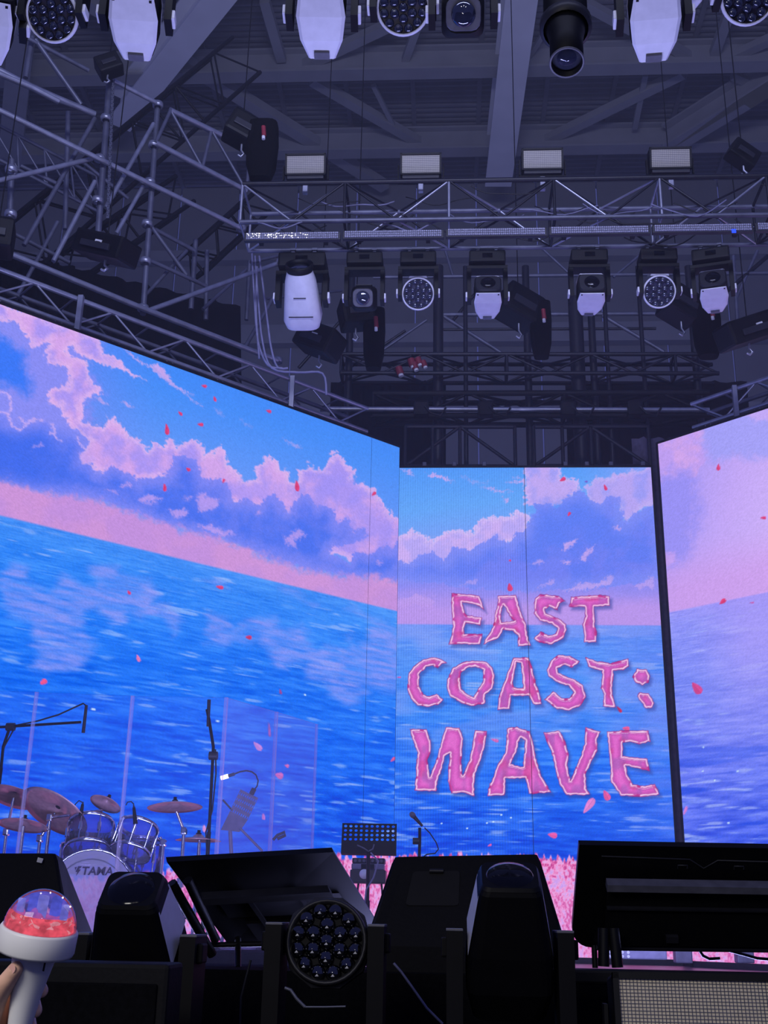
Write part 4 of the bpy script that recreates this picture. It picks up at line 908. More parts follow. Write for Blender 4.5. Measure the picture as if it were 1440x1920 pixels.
# red plug cluster and loose bits on the back rig
o = thing('red_plug_cluster', 'small cluster of red power plugs hanging on the back truss', 'plug', PY(770, 680, 13.6))
MB().tube((0, 0, 0), (0, .0, PY(770, 664, 13.6).z - o.location.z), .008, 5).build('cord', K['cable'], o)
for dx, dz, r in ((0, 0, .05), (.09, .02, .045), (.16, -.02, .04), (-.16, -.12, .05), (.04, -.05, .045)):
    q = MB().tube((dx, 0, dz + r), (dx + .03, 0, dz - r), r, 8).build('plug', K['red'], o); MB().tube((dx + .03, 0, dz - r), (dx + .04, 0, dz - r * 1.6), r * .7, 8).build('plug_cap', K['label'], q)

# chains and cable loom left of the lamps
for i, (pts, lab) in enumerate((([(478, 480), (484, 560), (492, 640), (510, 690), (560, 698), (605, 700), (612, 740)], 'grey cable dropping from the truss end and running along the ladder truss'), ([(472, 470), (477, 560), (484, 640), (502, 684), (530, 690)], 'grey cable hanging nearest the left end of the truss'), ([(486, 480), (500, 590), (508, 650), (520, 688), (540, 690)], 'grey cable hanging beside the large pale beam light'), ([(482, 500), (480, 580), (486, 672)], 'short grey cable hanging straight below the truss end'))):
    P3 = [PY(x, y, 10.2) for x, y in pts]
    sm = [];
    for k in range(len(P3) - 1):
        for t in (0, .25, .5, .75):
            a, b, c, d = P3[max(k - 1, 0)], P3[k], P3[k + 1], P3[min(k + 2, len(P3) - 1)]
            sm.append(.5 * ((2 * b) + (c - a) * t + (2 * a - 5 * b + 4 * c - d) * t * t + (3 * b - a - 3 * c + d) * t ** 3))
    sm.append(P3[-1]); tag(MB().path(sm, .011, 6).build('hanging_cable', K['cablegrey']), lab, 'cable', 'grey cables hanging from the truss end')
ch = MB(); a, b = PS(212, 160, -.15), PS(202, 410, -.15)
for k in range(60): ch.box(a.lerp(b, k / 60), (.03, .012, .05) if k % 2 else (.012, .03, .05))
tag(ch.build('hoist_chain', K['steeldark']), 'hoist chain hanging beside the scaffold standard', 'chain')

# ================================================================ rig behind the centre screen
BY = 13.7
truss('back_truss', 'black truss crossing behind the screens under the hanging lamps', PY(640, 664, BY), PY(1345, 664, BY), .28, .3, .55, m='truss', mb='truss', r=.03, rb=.016)
truss('lower_back_truss', 'black truss just above the top of the centre screen', PY(700, 738, BY), PY(1330, 736, BY), .32, .3, .6, m='black', mb='black', r=.04, rb=.02)
br = thing('back_rail', 'long bright tube running behind the top of the centre screen', 'pipe', PY(600, 767, BY - .06)); bo = br.location.copy()
MB().tube(Vector(), PY(1330, 769, BY - .06) - bo, .035, 10).build('tube', K['steel'], br)
for x in (790, 910, 1065, 1190):
    c = PY(x, 768, BY - .06) - bo
    MB().box(c, (.2, .16, .2), bev=.03).build('clamp_block', K['black'], br)
    MB().path([c + Vector((.05, -.1, 0)), c + Vector((.12, -.12, -.1)), c + Vector((.25, -.1, -.14)), c + Vector((.32, -.1, -.02))], .014, 6).build('cable_tail', K['cable'], br)
def post(label, a, b, r, Y=BY + .2, m='truss', group='uprights behind the centre screen'):
    p = PY(*a, Y); return tag(MB().tube((0, 0, 0), (0, 0, FL - p.z), r, 10).build('rig_upright', K[m], None, p), label, 'pipe', group)
for x, r, lab in ((822, .07, 'thick black upright left of the centre screen top'), (872, .03, 'thin upright below the spot light at the middle'), (985, .05, 'black upright below the hoist bag'), (1078, .10, 'thickest black upright behind the pale spot light'), (1104, .05, 'slim upright beside the thickest one'), (1130, .03, 'grey upright right of the pale spot light'), (1290, .05, 'black upright below the right wash light'), (660, .05, 'black upright at the left of the back truss'), (1195, .03, 'thin upright near the right screen edge')):
    post(lab, (x, 500 if r < .1 else 560), (x + 3, 875), r)
def back_tube(label, a, b, r, Y, m='steeldark', cat='pipe'):
    p = PY(*a, Y); return tag(MB().tube((0, 0, 0), PY(*b, Y) - p, r, 8).build('rig_tube', K[m], None, p), label, cat, 'cross tubes of the back rig')
TUBE_LABELS = ['long level tube below the hoist bags', 'diagonal tube falling right under the middle spot light', 'diagonal tube falling right under the right wash light', 'long level tube right behind the lamp bases', 'short slanting tube left of the thick black upright', 'short slanting tube between the middle and right spot lights', 'short rising tube left of the right wash light', 'short steep tube beside the left wash light', 'long black diagonal tube rising to the right edge', 'upright tube beside the right-hand hoist box', 'leaning tube above the right-hand hoist box', 'thin black level tube above the back truss', 'black tube leaning under the left wash light', 'black diagonal tube under the large pale beam light', 'black diagonal tube under the black profile spot']
for ti, (a, b, r, m) in enumerate((((820, 590), (1260, 588), .03, 'steeldark'), ((830, 592), (945, 665), .028, 'steeldark'), ((1130, 592), (1245, 660), .028, 'steeldark'), ((700, 520), (1440, 512), .028, 'steeldark'), ((720, 655), (800, 600), .02, 'steeldark'), ((1010, 460), (1075, 520), .02, 'steeldark'), ((1150, 520), (1215, 465), .02, 'steeldark'),
                   ((835, 470), (850, 520), .02, 'steeldark'), ((1300, 600), (1440, 480), .03, 'truss'), ((1375, 480), (1385, 640), .026, 'steeldark'), ((1420, 470), (1380, 560), .024, 'steeldark'), ((1230, 616), (820, 618), .02, 'truss'), ((850, 600), (900, 540), .024, 'truss'), ((560, 690), (640, 600), .024, 'truss'), ((640, 700), (760, 620), .02, 'truss'))):
    back_tube(TUBE_LABELS[ti], a, b, r, 13.97, m)
# screen-head frames just above the centre screen
for x0, x1 in ((760, 965), (1000, 1215)):
    p = PY(x0, 800, 13.1); f = thing('screen_frame', 'dark square frame with crossed bars above the %s half of the centre screen' % ('left' if x0 < 900 else 'right'), 'frame', p)
    q = PY(x1, 800, 13.1) - p; zz = Vector((0, 0, C_TOP + .06 - p.z))
    for a, b in ((Vector(), q), (zz, zz + q), (Vector(), zz), (q, q + zz), (q * .5, q * .5 + zz), (q * .25, q * .25 + zz)): MB().tube(a, b, .03, 4).build('bar', K['truss'], f)
    MB().tube(zz, q * .5, .022, 6).build('diagonal', K['truss'], f); MB().tube(q * .5, q + zz, .022, 6).build('diagonal', K['truss'], f)
for i, x in enumerate((796, 852, 908, 1060, 1100, 1145, 1205)):
    tag(MB().box((PY(x, 866, 13.06).x, 13.06, C_TOP + .06), (.05, .05, .07), bev=.008).build('rail_bracket', K['steeldark']), 'small steel bracket along the top of the centre screen', 'bracket', 'brackets on the screen head')
K['greydrape'] = mat('dark_grey_cloth', (96, 90, 112), .9)
# black cloth hung to mask the rig
def drape(label, pts, m='blackmatte'):
    """cloth panel hung between four points, with soft folds"""
    a, b, c, d = pts; b_ = MB(); nu, nv = 28, 4; n = (b - a).cross(d - a).normalized(); vs = []
    for i in range(nu + 1):
        for k in range(nv + 1):
            u, v = i / nu, k / nv
            vs.append((a.lerp(b, u)).lerp(d.lerp(c, u), v) + n * (.035 * math.sin(u * 44) + .02 * math.sin(u * 97 + 1)))
    fs = [(i * (nv + 1) + k, (i + 1) * (nv + 1) + k, (i + 1) * (nv + 1) + k + 1, i * (nv + 1) + k + 1) for i in range(nu) for k in range(nv)]
    b_.add(vs, fs, True); b2 = MB(); b2.v = b_.v; b2.f = b_.f; b2.sm = b_.sm
    return tag(b2.build('black_drape', K[m]), label, 'curtain', 'black masking drapes')
drape('black drape behind the ladder truss of the left screen', (PS(130, 500, 1.0), PS(450, 575, 1.0), PS(452, 720, 1.0), PS(130, 640, 1.0)))
drape('black drape behind the left end of the scaffold', (PS(-60, 470, 1.1), PS(140, 500, 1.1), PS(140, 640, 1.1), PS(-60, 600, 1.1)))
drape('dark grey drape masking the gap beside the centre screen at right', (Vector((2.3, 13.25, 5.9)), Vector((3.6, 13.25, 5.9)), Vector((3.6, 13.25, FL)), Vector((2.3, 13.25, FL))), 'greydrape')
drape('black drape low behind the centre screen top at left', (PY(620, 716, 14.6), PY(836, 716, 14.6), Vector((PY(836, 900, 14.6).x, 14.6, FL)), Vector((PY(620, 900, 14.6).x, 14.6, FL))))
drape('wide black drape band behind the top of the centre screen', (PY(1060, 716, 14.7), PY(1400, 716, 14.7), Vector((PY(1400, 900, 14.7).x, 14.7, FL)), Vector((PY(1060, 900, 14.7).x, 14.7, FL))))
tag(MB().box((-2.2, 8.25, FL / 2), (2.9, 1.6, -FL), bev=.01).build('drum_riser', mat('riser_carpet', (22, 20, 30), .95, spec=.05)), 'low dark riser under the drum kit', 'riser')
# ================================================================ clear acrylic shield round the drums
K['acrylic'] = clear_mat('clear_acrylic', (250, 250, 255), .02, .015)
K['acrylicrefl'] = clear_mat('acrylic_painted_reflection', (250, 246, 255), .03, .10, .2)  # reflection on the two angled panels put in as milky haze
K['acrylicedge'] = clear_mat('acrylic_edge', (250, 244, 255), .10, .20, .25)
G = [PZ(-115, 1292, 1.6), PZ(68, 1298, 1.6), PZ(248, 1305, 1.6), PZ(424, 1308, 1.6), PZ(518, 1335, 1.6), PZ(594, 1358, 1.6)]
for i in range(5):
    a, b = G[i].copy(), G[i + 1].copy(); a.z = b.z = 0
    lab = ['clear acrylic drum shield panel at the left edge of the picture', 'clear acrylic drum shield panel in front of the big crash cymbal', 'clear acrylic drum shield panel in front of the ride cymbal', 'angled acrylic panel with painted-in reflection in front of the lit music stand', 'angled acrylic panel with painted-in reflection at the far end of the drum shield'][i]
    o = thing('acrylic_panel', lab, 'drum shield', a, (0, 0, math.atan2(b.y - a.y, b.x - a.x)), 'acrylic panels around the drums'); L = (b - a).length
    MB().box((L / 2, 0, .8), (L - .02, .008, 1.6)).build('pane', K['acrylicrefl' if i > 2 else 'acrylic'], o)
    pr = MB(); pr.box((.004, 0, .8), (.024, .018, 1.6)); pr.build('edge_profile', K['acrylicedge'], o)
    MB().box((.002, -.012, .8), (.006, .006, 1.6)).build('edge_ridge', K['acrylicedge'], o)
    if i == 4: MB().box((L, 0, .8), (.016, .016, 1.6)).build('edge_profile', K['acrylicedge'], o)
    for x in (.2, L - .2): MB().box((x, 0, .02), (.06, .1, .03), bev=.006).build('foot', K['acrylicedge'], o)

# ================================================================ drum kit
K['shellclear'] = clear_mat('clear_drum_shell', (226, 228, 252), .12, .07, .1)
K['headmilk'] = clear_mat('milky_drum_head', (240, 236, 252), .08, .22, .3)
K['kickhead'] = clear_mat('kick_head', (236, 224, 246), .06, .72, .3)
K['bronze'] = mat('cymbal_bronze', (200, 158, 150), .34, .3, var=.15, scale=30)
K['logo'] = mat('dark_print', (46, 36, 60), .6)
def drum(label, c, R, L, axis, m_front='headmilk', lugs=8, name='drum', group='drums of the kit'):
    o = thing(name, label, 'drum', c, group=group); f = frame_to((0, 0, 0), axis)
    MB().lathe([(R, -L / 2), (R, L / 2), (R * .975, L / 2), (R * .975, -L / 2)], 32, mtx=f, closed=True).build('shell', K['shellclear'], o)
    MB().lathe([(0, L / 2), (R, L / 2 + .004)], 32, mtx=f).build('batter_head', K['headmilk'], o)
    MB().lathe([(0, -L / 2), (R, -L / 2 - .004)], 32, mtx=f).build('resonant_head', K[m_front], o)
    for s in (-1, 1):
        MB().lathe([(R * 1.0, s * L / 2 - .012), (R * 1.05, s * L / 2 - .012), (R * 1.06, s * L / 2 + .012), (R * 1.0, s * L / 2 + .014)], 32, mtx=f, closed=True).build('hoop', K['chrome'], o)
    for k in range(lugs):
        t = 2 * math.pi * (k + .5) / lugs; x, y = R * 1.05 * math.cos(t), R * 1.05 * math.sin(t)
        b = MB().tube(f @ Vector((x, y, -L / 2)), f @ Vector((x, y, L / 2)), .005, 5)
        b.tube(f @ Vector((x * .985, y * .985, -.03)), f @ Vector((x * .985, y * .985, .03)), .014, 6); b.build('lug', K['chrome'], o)
    return o
KC = PY(178, 1698, 7.95); KC.z = .318; KR = .285
kick = drum('large bass drum with white front head and dark lettering', KC, KR, .42, (-.10, 1, .03), 'kickhead', 10, 'bass_drum')
kf = frame_to((0, 0, 0), (-.10, 1, .03))
# front head details sit on the -z end of the frame, seen from the camera
fx = Vector((1, .10, 0)).normalized(); fz = Vector((0, -.03, 1)).normalized(); fn = Vector((.10, -1, -.03)).normalized()
front0 = fn * (.42 / 2 + .006)
def on_head(x, z, e=.0): return front0 + fx * x + fz * z + fn * e
ring = MB();
for k in range(40):
    a0, a1 = 2 * math.pi * k / 40, 2 * math.pi * (k + 1) / 40
    ring.add([on_head(r * math.cos(t), r * math.sin(t), .001) for r, t in ((KR * .80, a0), (KR * .80, a1), (KR * .825, a1), (KR * .825, a0))], [(0, 1, 2, 3)])
ring.build('head_ring', K['grey'], kick)
def disc(r, x, z, e, name, m): MB().add([on_head(x + r * math.cos(t), z + r * math.sin(t), e) for t in [2 * math.pi * k / 24 for k in range(24)]], [tuple(range(24))]).build(name, m, kick)
disc(.032, .09, -.06, .003, 'port_hole', K['logo'])
def text_mesh(txt, size, font_scale=(1, 1), ext=.0006, shear=0.0, bold=0.0):
    cu = bpy.data.curves.new('lettering', 'FONT'); cu.body = txt; cu.size = size; cu.align_x = 'CENTER'; cu.align_y = 'CENTER'; cu.extrude = ext; cu.shear = shear; cu.offset = bold
    ob = bpy.data.objects.new('lettering', cu); COL.objects.link(ob); dg = bpy.context.evaluated_depsgraph_get(); me = bpy.data.meshes.new_from_object(ob.evaluated_get(dg))
    bpy.data.objects.remove(ob); bpy.data.curves.remove(cu); return me
tm = text_mesh('TAMA', .075, shear=.12, bold=.0015)
tl = link('lettering', tm, K['logo'], kick); tmx = Matrix((fx, fz, fn)).transposed().to_4x4(); tmx.translation = on_head(.035, .155, .003); tl.matrix_local = tmx @ Matrix.Diagonal((1.0, .95, 1, 1))
em = MB()
for pts in ([(-.09, .185), (-.065, .185), (-.085, .165), (-.072, .165), (-.098, .125), (-.092, .15), (-.104, .15)], [(-.112, .178), (-.098, .182), (-.106, .16)], ):
    em.add([on_head(x, z, .003) for x, z in pts], [tuple(range(len(pts)))])
em.build('emblem', K['logo'], kick)
for s in (-1, 1): MB().tube(Vector((s * .26, -.12, -.08)), Vector((s * .42, -.22, -.29)), .009, 6).build('spur', K['chrome'], kick)
drum('clear rack tom with chrome hoops, left of the two', PY(168, 1572, 8.0), .155, .2, (-.12, .48, .88))
drum('clear rack tom with chrome hoops, right of the two', PY(252, 1575, 8.0), .135, .19, (.12, .45, .9))
drum('wide clear snare drum under the left rack tom', PY(158, 1606, 8.25), .165, .15, (-.05, .18, .98))
drum('clear floor tom under the right rack tom', PY(262, 1612, 8.2), .15, .26, (.03, .1, .99))

def cymbal(label, c, R, normal, bell=True):
    o = thing('cymbal', label, 'cymbal', c, group='cymbals of the kit'); f = frame_to((0, 0, 0), normal)
    MB().lathe([(R, -.012), (R * .8, .0), (R * .28, .012), (R * .22, .022), (R * .12, .032), (.008, .036), (.008, .032), (R * .12, .028), (R * .2, .018), (R * .28, .008), (R * .8, -.004)], 40, mtx=f, closed=True).build('plate', K['bronze'], o)
    MB().lathe([(.0, .06), (.012, .06), (.012, .04), (.02, .04), (.02, .03), (0, .03)], 12, mtx=f).build('wing_nut', K['black'], o)
    return o
CYM = [('largest crash cymbal tilted towards the camera above the bass drum', (104, 1520), .255, (.30, .50, .80), 8.0), ('crash cymbal behind the left shield post', (26, 1492), .19, (.12, .35, .9), 8.2),
       ('low flat cymbal at the left edge of the kit', (44, 1545), .17, (.03, .22, .97), 7.9), ('small grey splash cymbal above the rack toms', (199, 1505), .112, (.22, .42, .86), 8.0), ('ride cymbal at the right of the kit, nearly edge-on', (328, 1511), .19, (-.07, .10, .98), 8.1), ('thin hi-hat cymbal behind the tall microphone stand', (372, 1573), .16, (0, .02, 1), 8.3)]
for lab, (x, y), R, nrm, Y in CYM: cymbal(lab, PY(x, y, Y), R, nrm)
def stand(label, top, Y, knee=None, name='cymbal_stand', m='chrome', r=.013, tip_len=.0):
    p = PY(*top, Y); o = thing(name, label, 'stand', Vector((p.x, p.y, 0)), group='chrome stands of the drum kit'); off = o.location.copy()
    q = PY(*knee, Y) if knee else p; base = Vector((q.x, q.y, 0)); o.location = base; off = base
    if knee: MB().tube(q - off, p - off, r * .8, 8).build('boom_arm', K[m], o); MB().box(q - off, (.04, .05, .05), bev=.01).build('tilter', K[m], o)
    MB().tube(Vector((0, 0, .12)), q - off, r, 8).build('pole', K[m], o)
    MB().tube(Vector((0, 0, (q.z) * .55 - .03)), Vector((0, 0, (q.z) * .55 + .03)), r * 2, 8).build('clamp', K[m], o)
    for k in range(3):
        t = rad(120 * k + 40); MB().tube(Vector((0, 0, .26)), Vector((.26 * math.cos(t), .26 * math.sin(t), .012)), .010, 6).build('leg', K[m], o)
    return o
stand('chrome boom stand holding the small splash cymbal', (192, 1520), 8.0, (94, 1533))
stand('chrome stand under the ride cymbal', (331, 1522), 8.1, (345, 1558))
stand('chrome stand of the hi-hat behind the microphone stand', (374, 1575), 8.3)
stand('chrome stand under the largest crash cymbal', (104, 1524), 8.05, (75, 1572))
stand('chrome stand under the crash behind the left shield post', (26, 1496), 8.25, (12, 1560))
stand('chrome tom stand between the rack toms', (300, 1570), 8.05, (306, 1580))
stand('short chrome stand at the left edge of the kit', (44, 1549), 7.95)
def mini_mic(label, a, b, Y, cord):
    p, q = PY(*a, Y), PY(*b, Y); o = thing('clip_microphone', label, 'microphone', q)
    MB().tube(Vector(), p - q, .016, 8, r2=.010).build('body', K['black'], o); MB().tube((p - q), (p - q) * 1.22, .008, 6, r2=.003).build('connector', K['charcoal'], o)
    MB().path([PY(x, y, Y) - q for x, y in cord], .004, 5).build('cord', K['cable'], o)
mini_mic('small clip-on microphone over the left rack tom', (155, 1508), (151, 1530), 7.9, [(155, 1505), (148, 1501), (141, 1508), (139, 1516)])
mini_mic('small clip-on microphone over the right rack tom', (251, 1514), (254, 1545), 7.9, [(251, 1508), (246, 1503), (239, 1504), (236, 1510)])
# microphone stands
def mic_stand(label, base_px, Y, pts, boom, mic, cord=None, m='black', name='microphone_stand', knob=None, r=.014, z0=0.0, pencil=True):
    p0 = PY(*pts[0], Y); base = Vector((p0.x, p0.y, z0)); o = thing(name, label, 'microphone stand', base)
    W3 = [PY(*p, Y) - base for p in pts]
    MB().tube(Vector((0, 0, .02)), Vector((W3[0].x, 0, max(W3[0].z, .03))), r, 8).build('lower_pole', K[m], o)
    MB().path(W3, r * .8, 8).build('pole', K[m], o)
    MB().lathe([(0, .0), (.13, .0), (.13, .015), (.02, .03), (0, .03)], 24).build('base', K[m], o)
    if boom: MB().tube(PY(*boom[0], Y) - base, PY(*boom[1], Y) - base, r * .7, 8).build('boom_arm', K[m], o)
    if knob: MB().tube(PY(*knob, Y) - base + Vector((-.03, 0, 0)), PY(*knob, Y) - base + Vector((.03, 0, 0)), .03, 8).build('clutch', K['charcoal'], o)
    a, b = PY(*mic[0], Y) - base, PY(*mic[1], Y) - base
    mc = MB().tube(a, b, .011, 10, r2=.013 if pencil else .019).build('microphone', K['charcoal'], o)
    d = (b - a).normalized()
    if not pencil: MB().lathe([(0, -.0), (.02, .0), (.027, .02), (.025, .04), (.014, .055), (0, .058)], 16, mtx=frame_to(b, d)).build('grille', K['grey'], mc)
    if cord: MB().path([PY(x, y, Y) - base for x, y in cord], .006, 6).build('cord', K['cable'], o)
    return o
mic_stand('boom microphone stand reaching over the drums from the left edge', None, 8.3, [(2, 1440), (6, 1400), (18, 1365)], ((-60, 1367), (152, 1354)), ((162, 1322), (156, 1374)), [(160, 1322), (156, 1319), (145, 1324), (110, 1340), (70, 1352), (30, 1360), (8, 1400), (0, 1440)], knob=(20, 1363))
mic_stand('tall black overhead microphone stand right of the ride cymbal', None, 8.2, [(392, 1560), (396, 1480), (399, 1420), (400, 1400), (392, 1350), (388, 1330)], None, ((390, 1362), (392, 1312)), [(404, 1405), (405, 1450), (398, 1520), (386, 1560), (388, 1600)], knob=(400, 1417))
mic_stand('black straight microphone stand in front of the centre screen', None, 11.0, [(786, 1612), (787, 1580), (787, 1552)], None, ((792, 1549), (777, 1532)), [(796, 1552), (806, 1562), (818, 1580), (822, 1592), (816, 1600), (800, 1602), (790, 1610)], knob=(780, 1577), r=.018, z0=FL, pencil=False)

# ================================================================ music stands
def perforated(w, h, nx, nz, hole, z0, x0=0):
    """plate with real holes; returns faces in the xz plane"""
    b = MB(); cw, chh = w / nx, h / nz
    for i in range(nx):
        for k in range(nz):
            cx, cz = -w / 2 + cw * (i + .5) + x0, z0 + chh * (k + .5); o_, n_ = [], []
            for t in range(8):
                a = rad(45 * t + 22.5); n_.append((cx + hole * math.cos(a), 0, cz + hole * .8 * math.sin(a)))
                s = max(abs(math.cos(a)), abs(math.sin(a))); o_.append((cx + cw / 2 * math.cos(a) / s, 0, cz + chh / 2 * math.sin(a) / s))
            b.add(o_ + n_, [(t, (t + 1) % 8, 8 + (t + 1) % 8, 8 + t) for t in range(8)])
            for sx in (-1, 1):
                for sz in (-1, 1):
                    c = (cx + sx * cw / 2, 0, cz + sz * chh / 2); e1 = (cx + sx * cw / 2, 0, cz + sz * chh / 2 * math.tan(rad(22.5))); e2 = (cx + sx * cw / 2 * math.tan(rad(22.5)), 0, cz + sz * chh / 2)
                    b.add([c, e1, e2], [(0, 1, 2)])
    return b
p = PY(691, 1601, 10.5); ms = thing('music_stand', 'black music stand with a perforated desk, left of the centre screen', 'music stand', (p.x, p.y, FL)); p.z -= FL; wz = .488; hz = .268
b = perforated(wz * .97, hz * .58, 10, 4, .0145, hz * .40); tl_ = Matrix.Translation((0, 0, p.z)) @ Matrix.Rotation(rad(-12), 4, 'X')
d = MB(); d.add(b.v, b.f, False, tl_); d.box((0, 0, hz * .20), (wz, .004, hz * .40), mtx=tl_); d.box((0, 0, hz * .99), (wz, .006, hz * .025), mtx=tl_); d.box((-wz * .4925, 0, hz / 2), (wz * .015, .006, hz), mtx=tl_); d.box((wz * .4925, 0, hz / 2), (wz * .015, .006, hz), mtx=tl_)
d.box((0, .03, .004), (wz, .06, .006), mtx=tl_); d.build('desk', K['black'], ms)
MB().tube((0, -.01, .25), (0, -.02, p.z + .03), .016, 8).build('pole', K['black'], ms); MB().tube((0, -.01, .02), (0, -.01, .55), .022, 8).build('lower_pole', K['black'], ms)
MB().path([(-.1, -.03, p.z + .07), (-.04, -.035, p.z + .045), (0, -.03, p.z + .02), (.04, -.035, p.z + .04), (.05, -.03, p.z + .08)], .007, 6).build('bracket', K['grey'], ms)
for k in range(3): t = rad(120 * k + 30); MB().tube((0, 0, .3), (.28 * math.cos(t), .28 * math.sin(t), .012), .011, 6).build('leg', K['black'], ms)
MB().path([(.02, -.03, p.z + .01), (.09, -.03, p.z - .06), (.05, -.03, p.z - .2), (-.01, -.04, p.z - .3), (-.03, -.03, p.z - .5)], .008, 6).build('clipped_cable', K['cablegrey'], ms)
# grey music stand with clip lamp behind the acrylic
Yq = 8.6; q0 = PY(430, 1562, Yq); gs = thing('music_stand', 'grey slotted music stand tilted back behind the acrylic, with a lit clip lamp', 'music stand', (q0.x + .03, q0.y, 0)); go = gs.location.copy()
K['greymetal'] = mat('grey_painted_metal', (120, 116, 140), .5, .3)
A, B, Cc, D = [PY(*k, Yq + e) - go for k, e in (((451, 1480), .10), ((484, 1496), .10), ((449, 1560), 0), ((414, 1556), 0))]
dsk = MB(); ux, uz = (B - A), (D - A)
rows = [.10, .16, .22, .28, .35, .41, .48, .54, 1.0]; prev = 0
for ri, t in enumerate([.06, .12, .20, .26, .34, .40, .48, .54]):
    if ri % 2 == 0:
        dsk.add([A + uz * prev, B + uz * prev, B + uz * t, A + uz * t], [(0, 1, 2, 3)])
    else:
        for k in range(9):
            u0, u1 = k / 9 + .034, (k + 1) / 9 - .034
            lo, hi = (k / 9, u0), (u1, (k + 1) / 9)
            for s0, s1 in (lo, hi): dsk.add([A + ux * s0 + uz * prev, A + ux * s1 + uz * prev, A + ux * s1 + uz * t, A + ux * s0 + uz * t], [(0, 1, 2, 3)])
    prev = t
dsk.add([A + uz * prev, B + uz * prev, Cc, D], [(0, 1, 2, 3)]); dsk.build('desk', K['greymetal'], gs)
MB().tube(D + (Cc - D) * .5, Vector((.01, 0, .5)), .014, 8).build('pole', K['greymetal'], gs); MB().tube((.01, 0, .02), (.01, 0, .52), .02, 8).build('lower_pole', K['greymetal'], gs)
for k in range(3): t = rad(120 * k + 30); MB().tube((.01, 0, .3), (.01 + .28 * math.cos(t), .28 * math.sin(t), .012), .011, 6).build('leg', K['greymetal'], gs)
MB().tube(PY(450, 1553, Yq) - go, PY(492, 1596, Yq) - go, .01, 6).build('brace_arm', K['greymetal'], gs); MB().tube(PY(418, 1500, Yq + .1) - go, PY(436, 1520, Yq + .08) - go, .008, 6).build('brace_arm', K['charcoal'], gs)
cl = thing('clip_lamp', 'gooseneck clip lamp with a glowing white head on the grey music stand', 'lamp', PY(474, 1484, Yq + .1)); co = cl.location.copy()
MB().box((0, 0, 0), (.035, .03, .05), rot=(0, rad(25), 0), bev=.006).build('clip', K['black'], cl)
MB().path([PY(x, y, Yq + .1) - co for x, y in ((476, 1482), (482, 1474), (484, 1464), (480, 1453), (472, 1447), (462, 1445), (450, 1447), (440, 1451))], .006, 6).build('gooseneck', K['black'], cl)
MB().tube(PY(440, 1451, Yq + .1) - co, PY(428, 1455, Yq + .1) - co, .012, 8).build('neck', K['charcoal'], cl)
K['lamp'] = mat('lit_lamp', (255, 255, 255), emit=(255, 252, 245), estr=2.5)
MB().tube(PY(428, 1455, Yq + .1) - co, PY(414, 1459, Yq + .1) - co, .016, 8).build('lamp_head', K['lamp'], cl)
tag(MB().path([PY(x, y, 8.9) for x, y in ((512, 1575), (520, 1566), (534, 1560), (535, 1566), (520, 1573))], .012, 6).build('short_microphone', K['charcoal']), 'short dark microphone poking up behind the angled acrylic panels', 'microphone')

# ================================================================ amplifier rack behind the black music stand
am = thing('amplifier', 'small dark amplifier with a knobbed head unit behind the black music stand', 'amplifier', PY(692, 1640, 11.4)); s = 1 / ppm(am.location)
def apx(x0, x1, y0, y1): return ((x0 + x1) / 2 - 692) * s, -((y0 + y1) / 2 - 1640) * s, (x1 - x0) * s, (y1 - y0) * s
for nm, (x0, x1, y0, y1), m, dpt in (('head_unit', (661, 722, 1611, 1621), 'charcoal', .2), ('rack_case', (660, 721, 1621, 1632), 'greymetal', .22), ('cabinet', (658, 724, 1632, 1656), 'charcoal', .25)):
    cx, cz, w, h = apx(x0, x1, y0, y1); bb = MB().box((cx, 0, cz), (w, dpt, h), bev=.012).build(nm, K[m], am)
    if nm == 'head_unit':
        for k in range(7): MB().tube((cx - w * .4 + w * .8 * k / 6, -dpt / 2, cz), (cx - w * .4 + w * .8 * k / 6, -dpt / 2 - .02, cz), .014, 8).build('knob', K['grey'], bb)
    if nm == 'rack_case':
        MB().box((cx, -dpt / 2 - .006, cz), (w * .4, .012, h * .8)).build('dark_panel', K['black'], bb)
    if nm == 'cabinet':
        MB().lathe([(.0, .0), (.045, .0), (.045, .012), (0, .014)], 18, mtx=Matrix.Translation((cx - w * .1, -dpt / 2, cz + .02)) @ Matrix.Rotation(rad(90), 4, 'X')).build('badge', K['shell'], bb)
for sx in (-.1, .12):
    MB().tube((sx, 0, -.08), (sx * 1.6, 0, FL - am.location.z), .01, 6).build('leg', K['black'], am)
# bits on the floor behind the right-hand monitor
pb = thing('pedal_case', 'grey perforated pedal case on the floor under the right-hand monitor', 'case', PY(1195, 1786, 7.2)); s = 1 / ppm(pb.location)
MB().box((0, .1, .0), (110 * s, .2, 24 * s), bev=.008).build('body', K['greymetal'], pb)
for i in range(4):
    for k in range(3): MB().tube((-50 * s + i * 11 * s, -.004, (k - 1) * 7 * s), (-50 * s + i * 11 * s, .004, (k - 1) * 7 * s), .009, 8).build('hole', K['label'], pb)
for k, x in enumerate((1280, 1395)): tag(MB().box(PY(x, 1792, 8.2), (.11, .1, .09), bev=.008).build('floor_box', K['greymetal']), ['small pale box on the floor under the right-hand monitor', 'pale box on the floor near the right edge'][k], 'box')
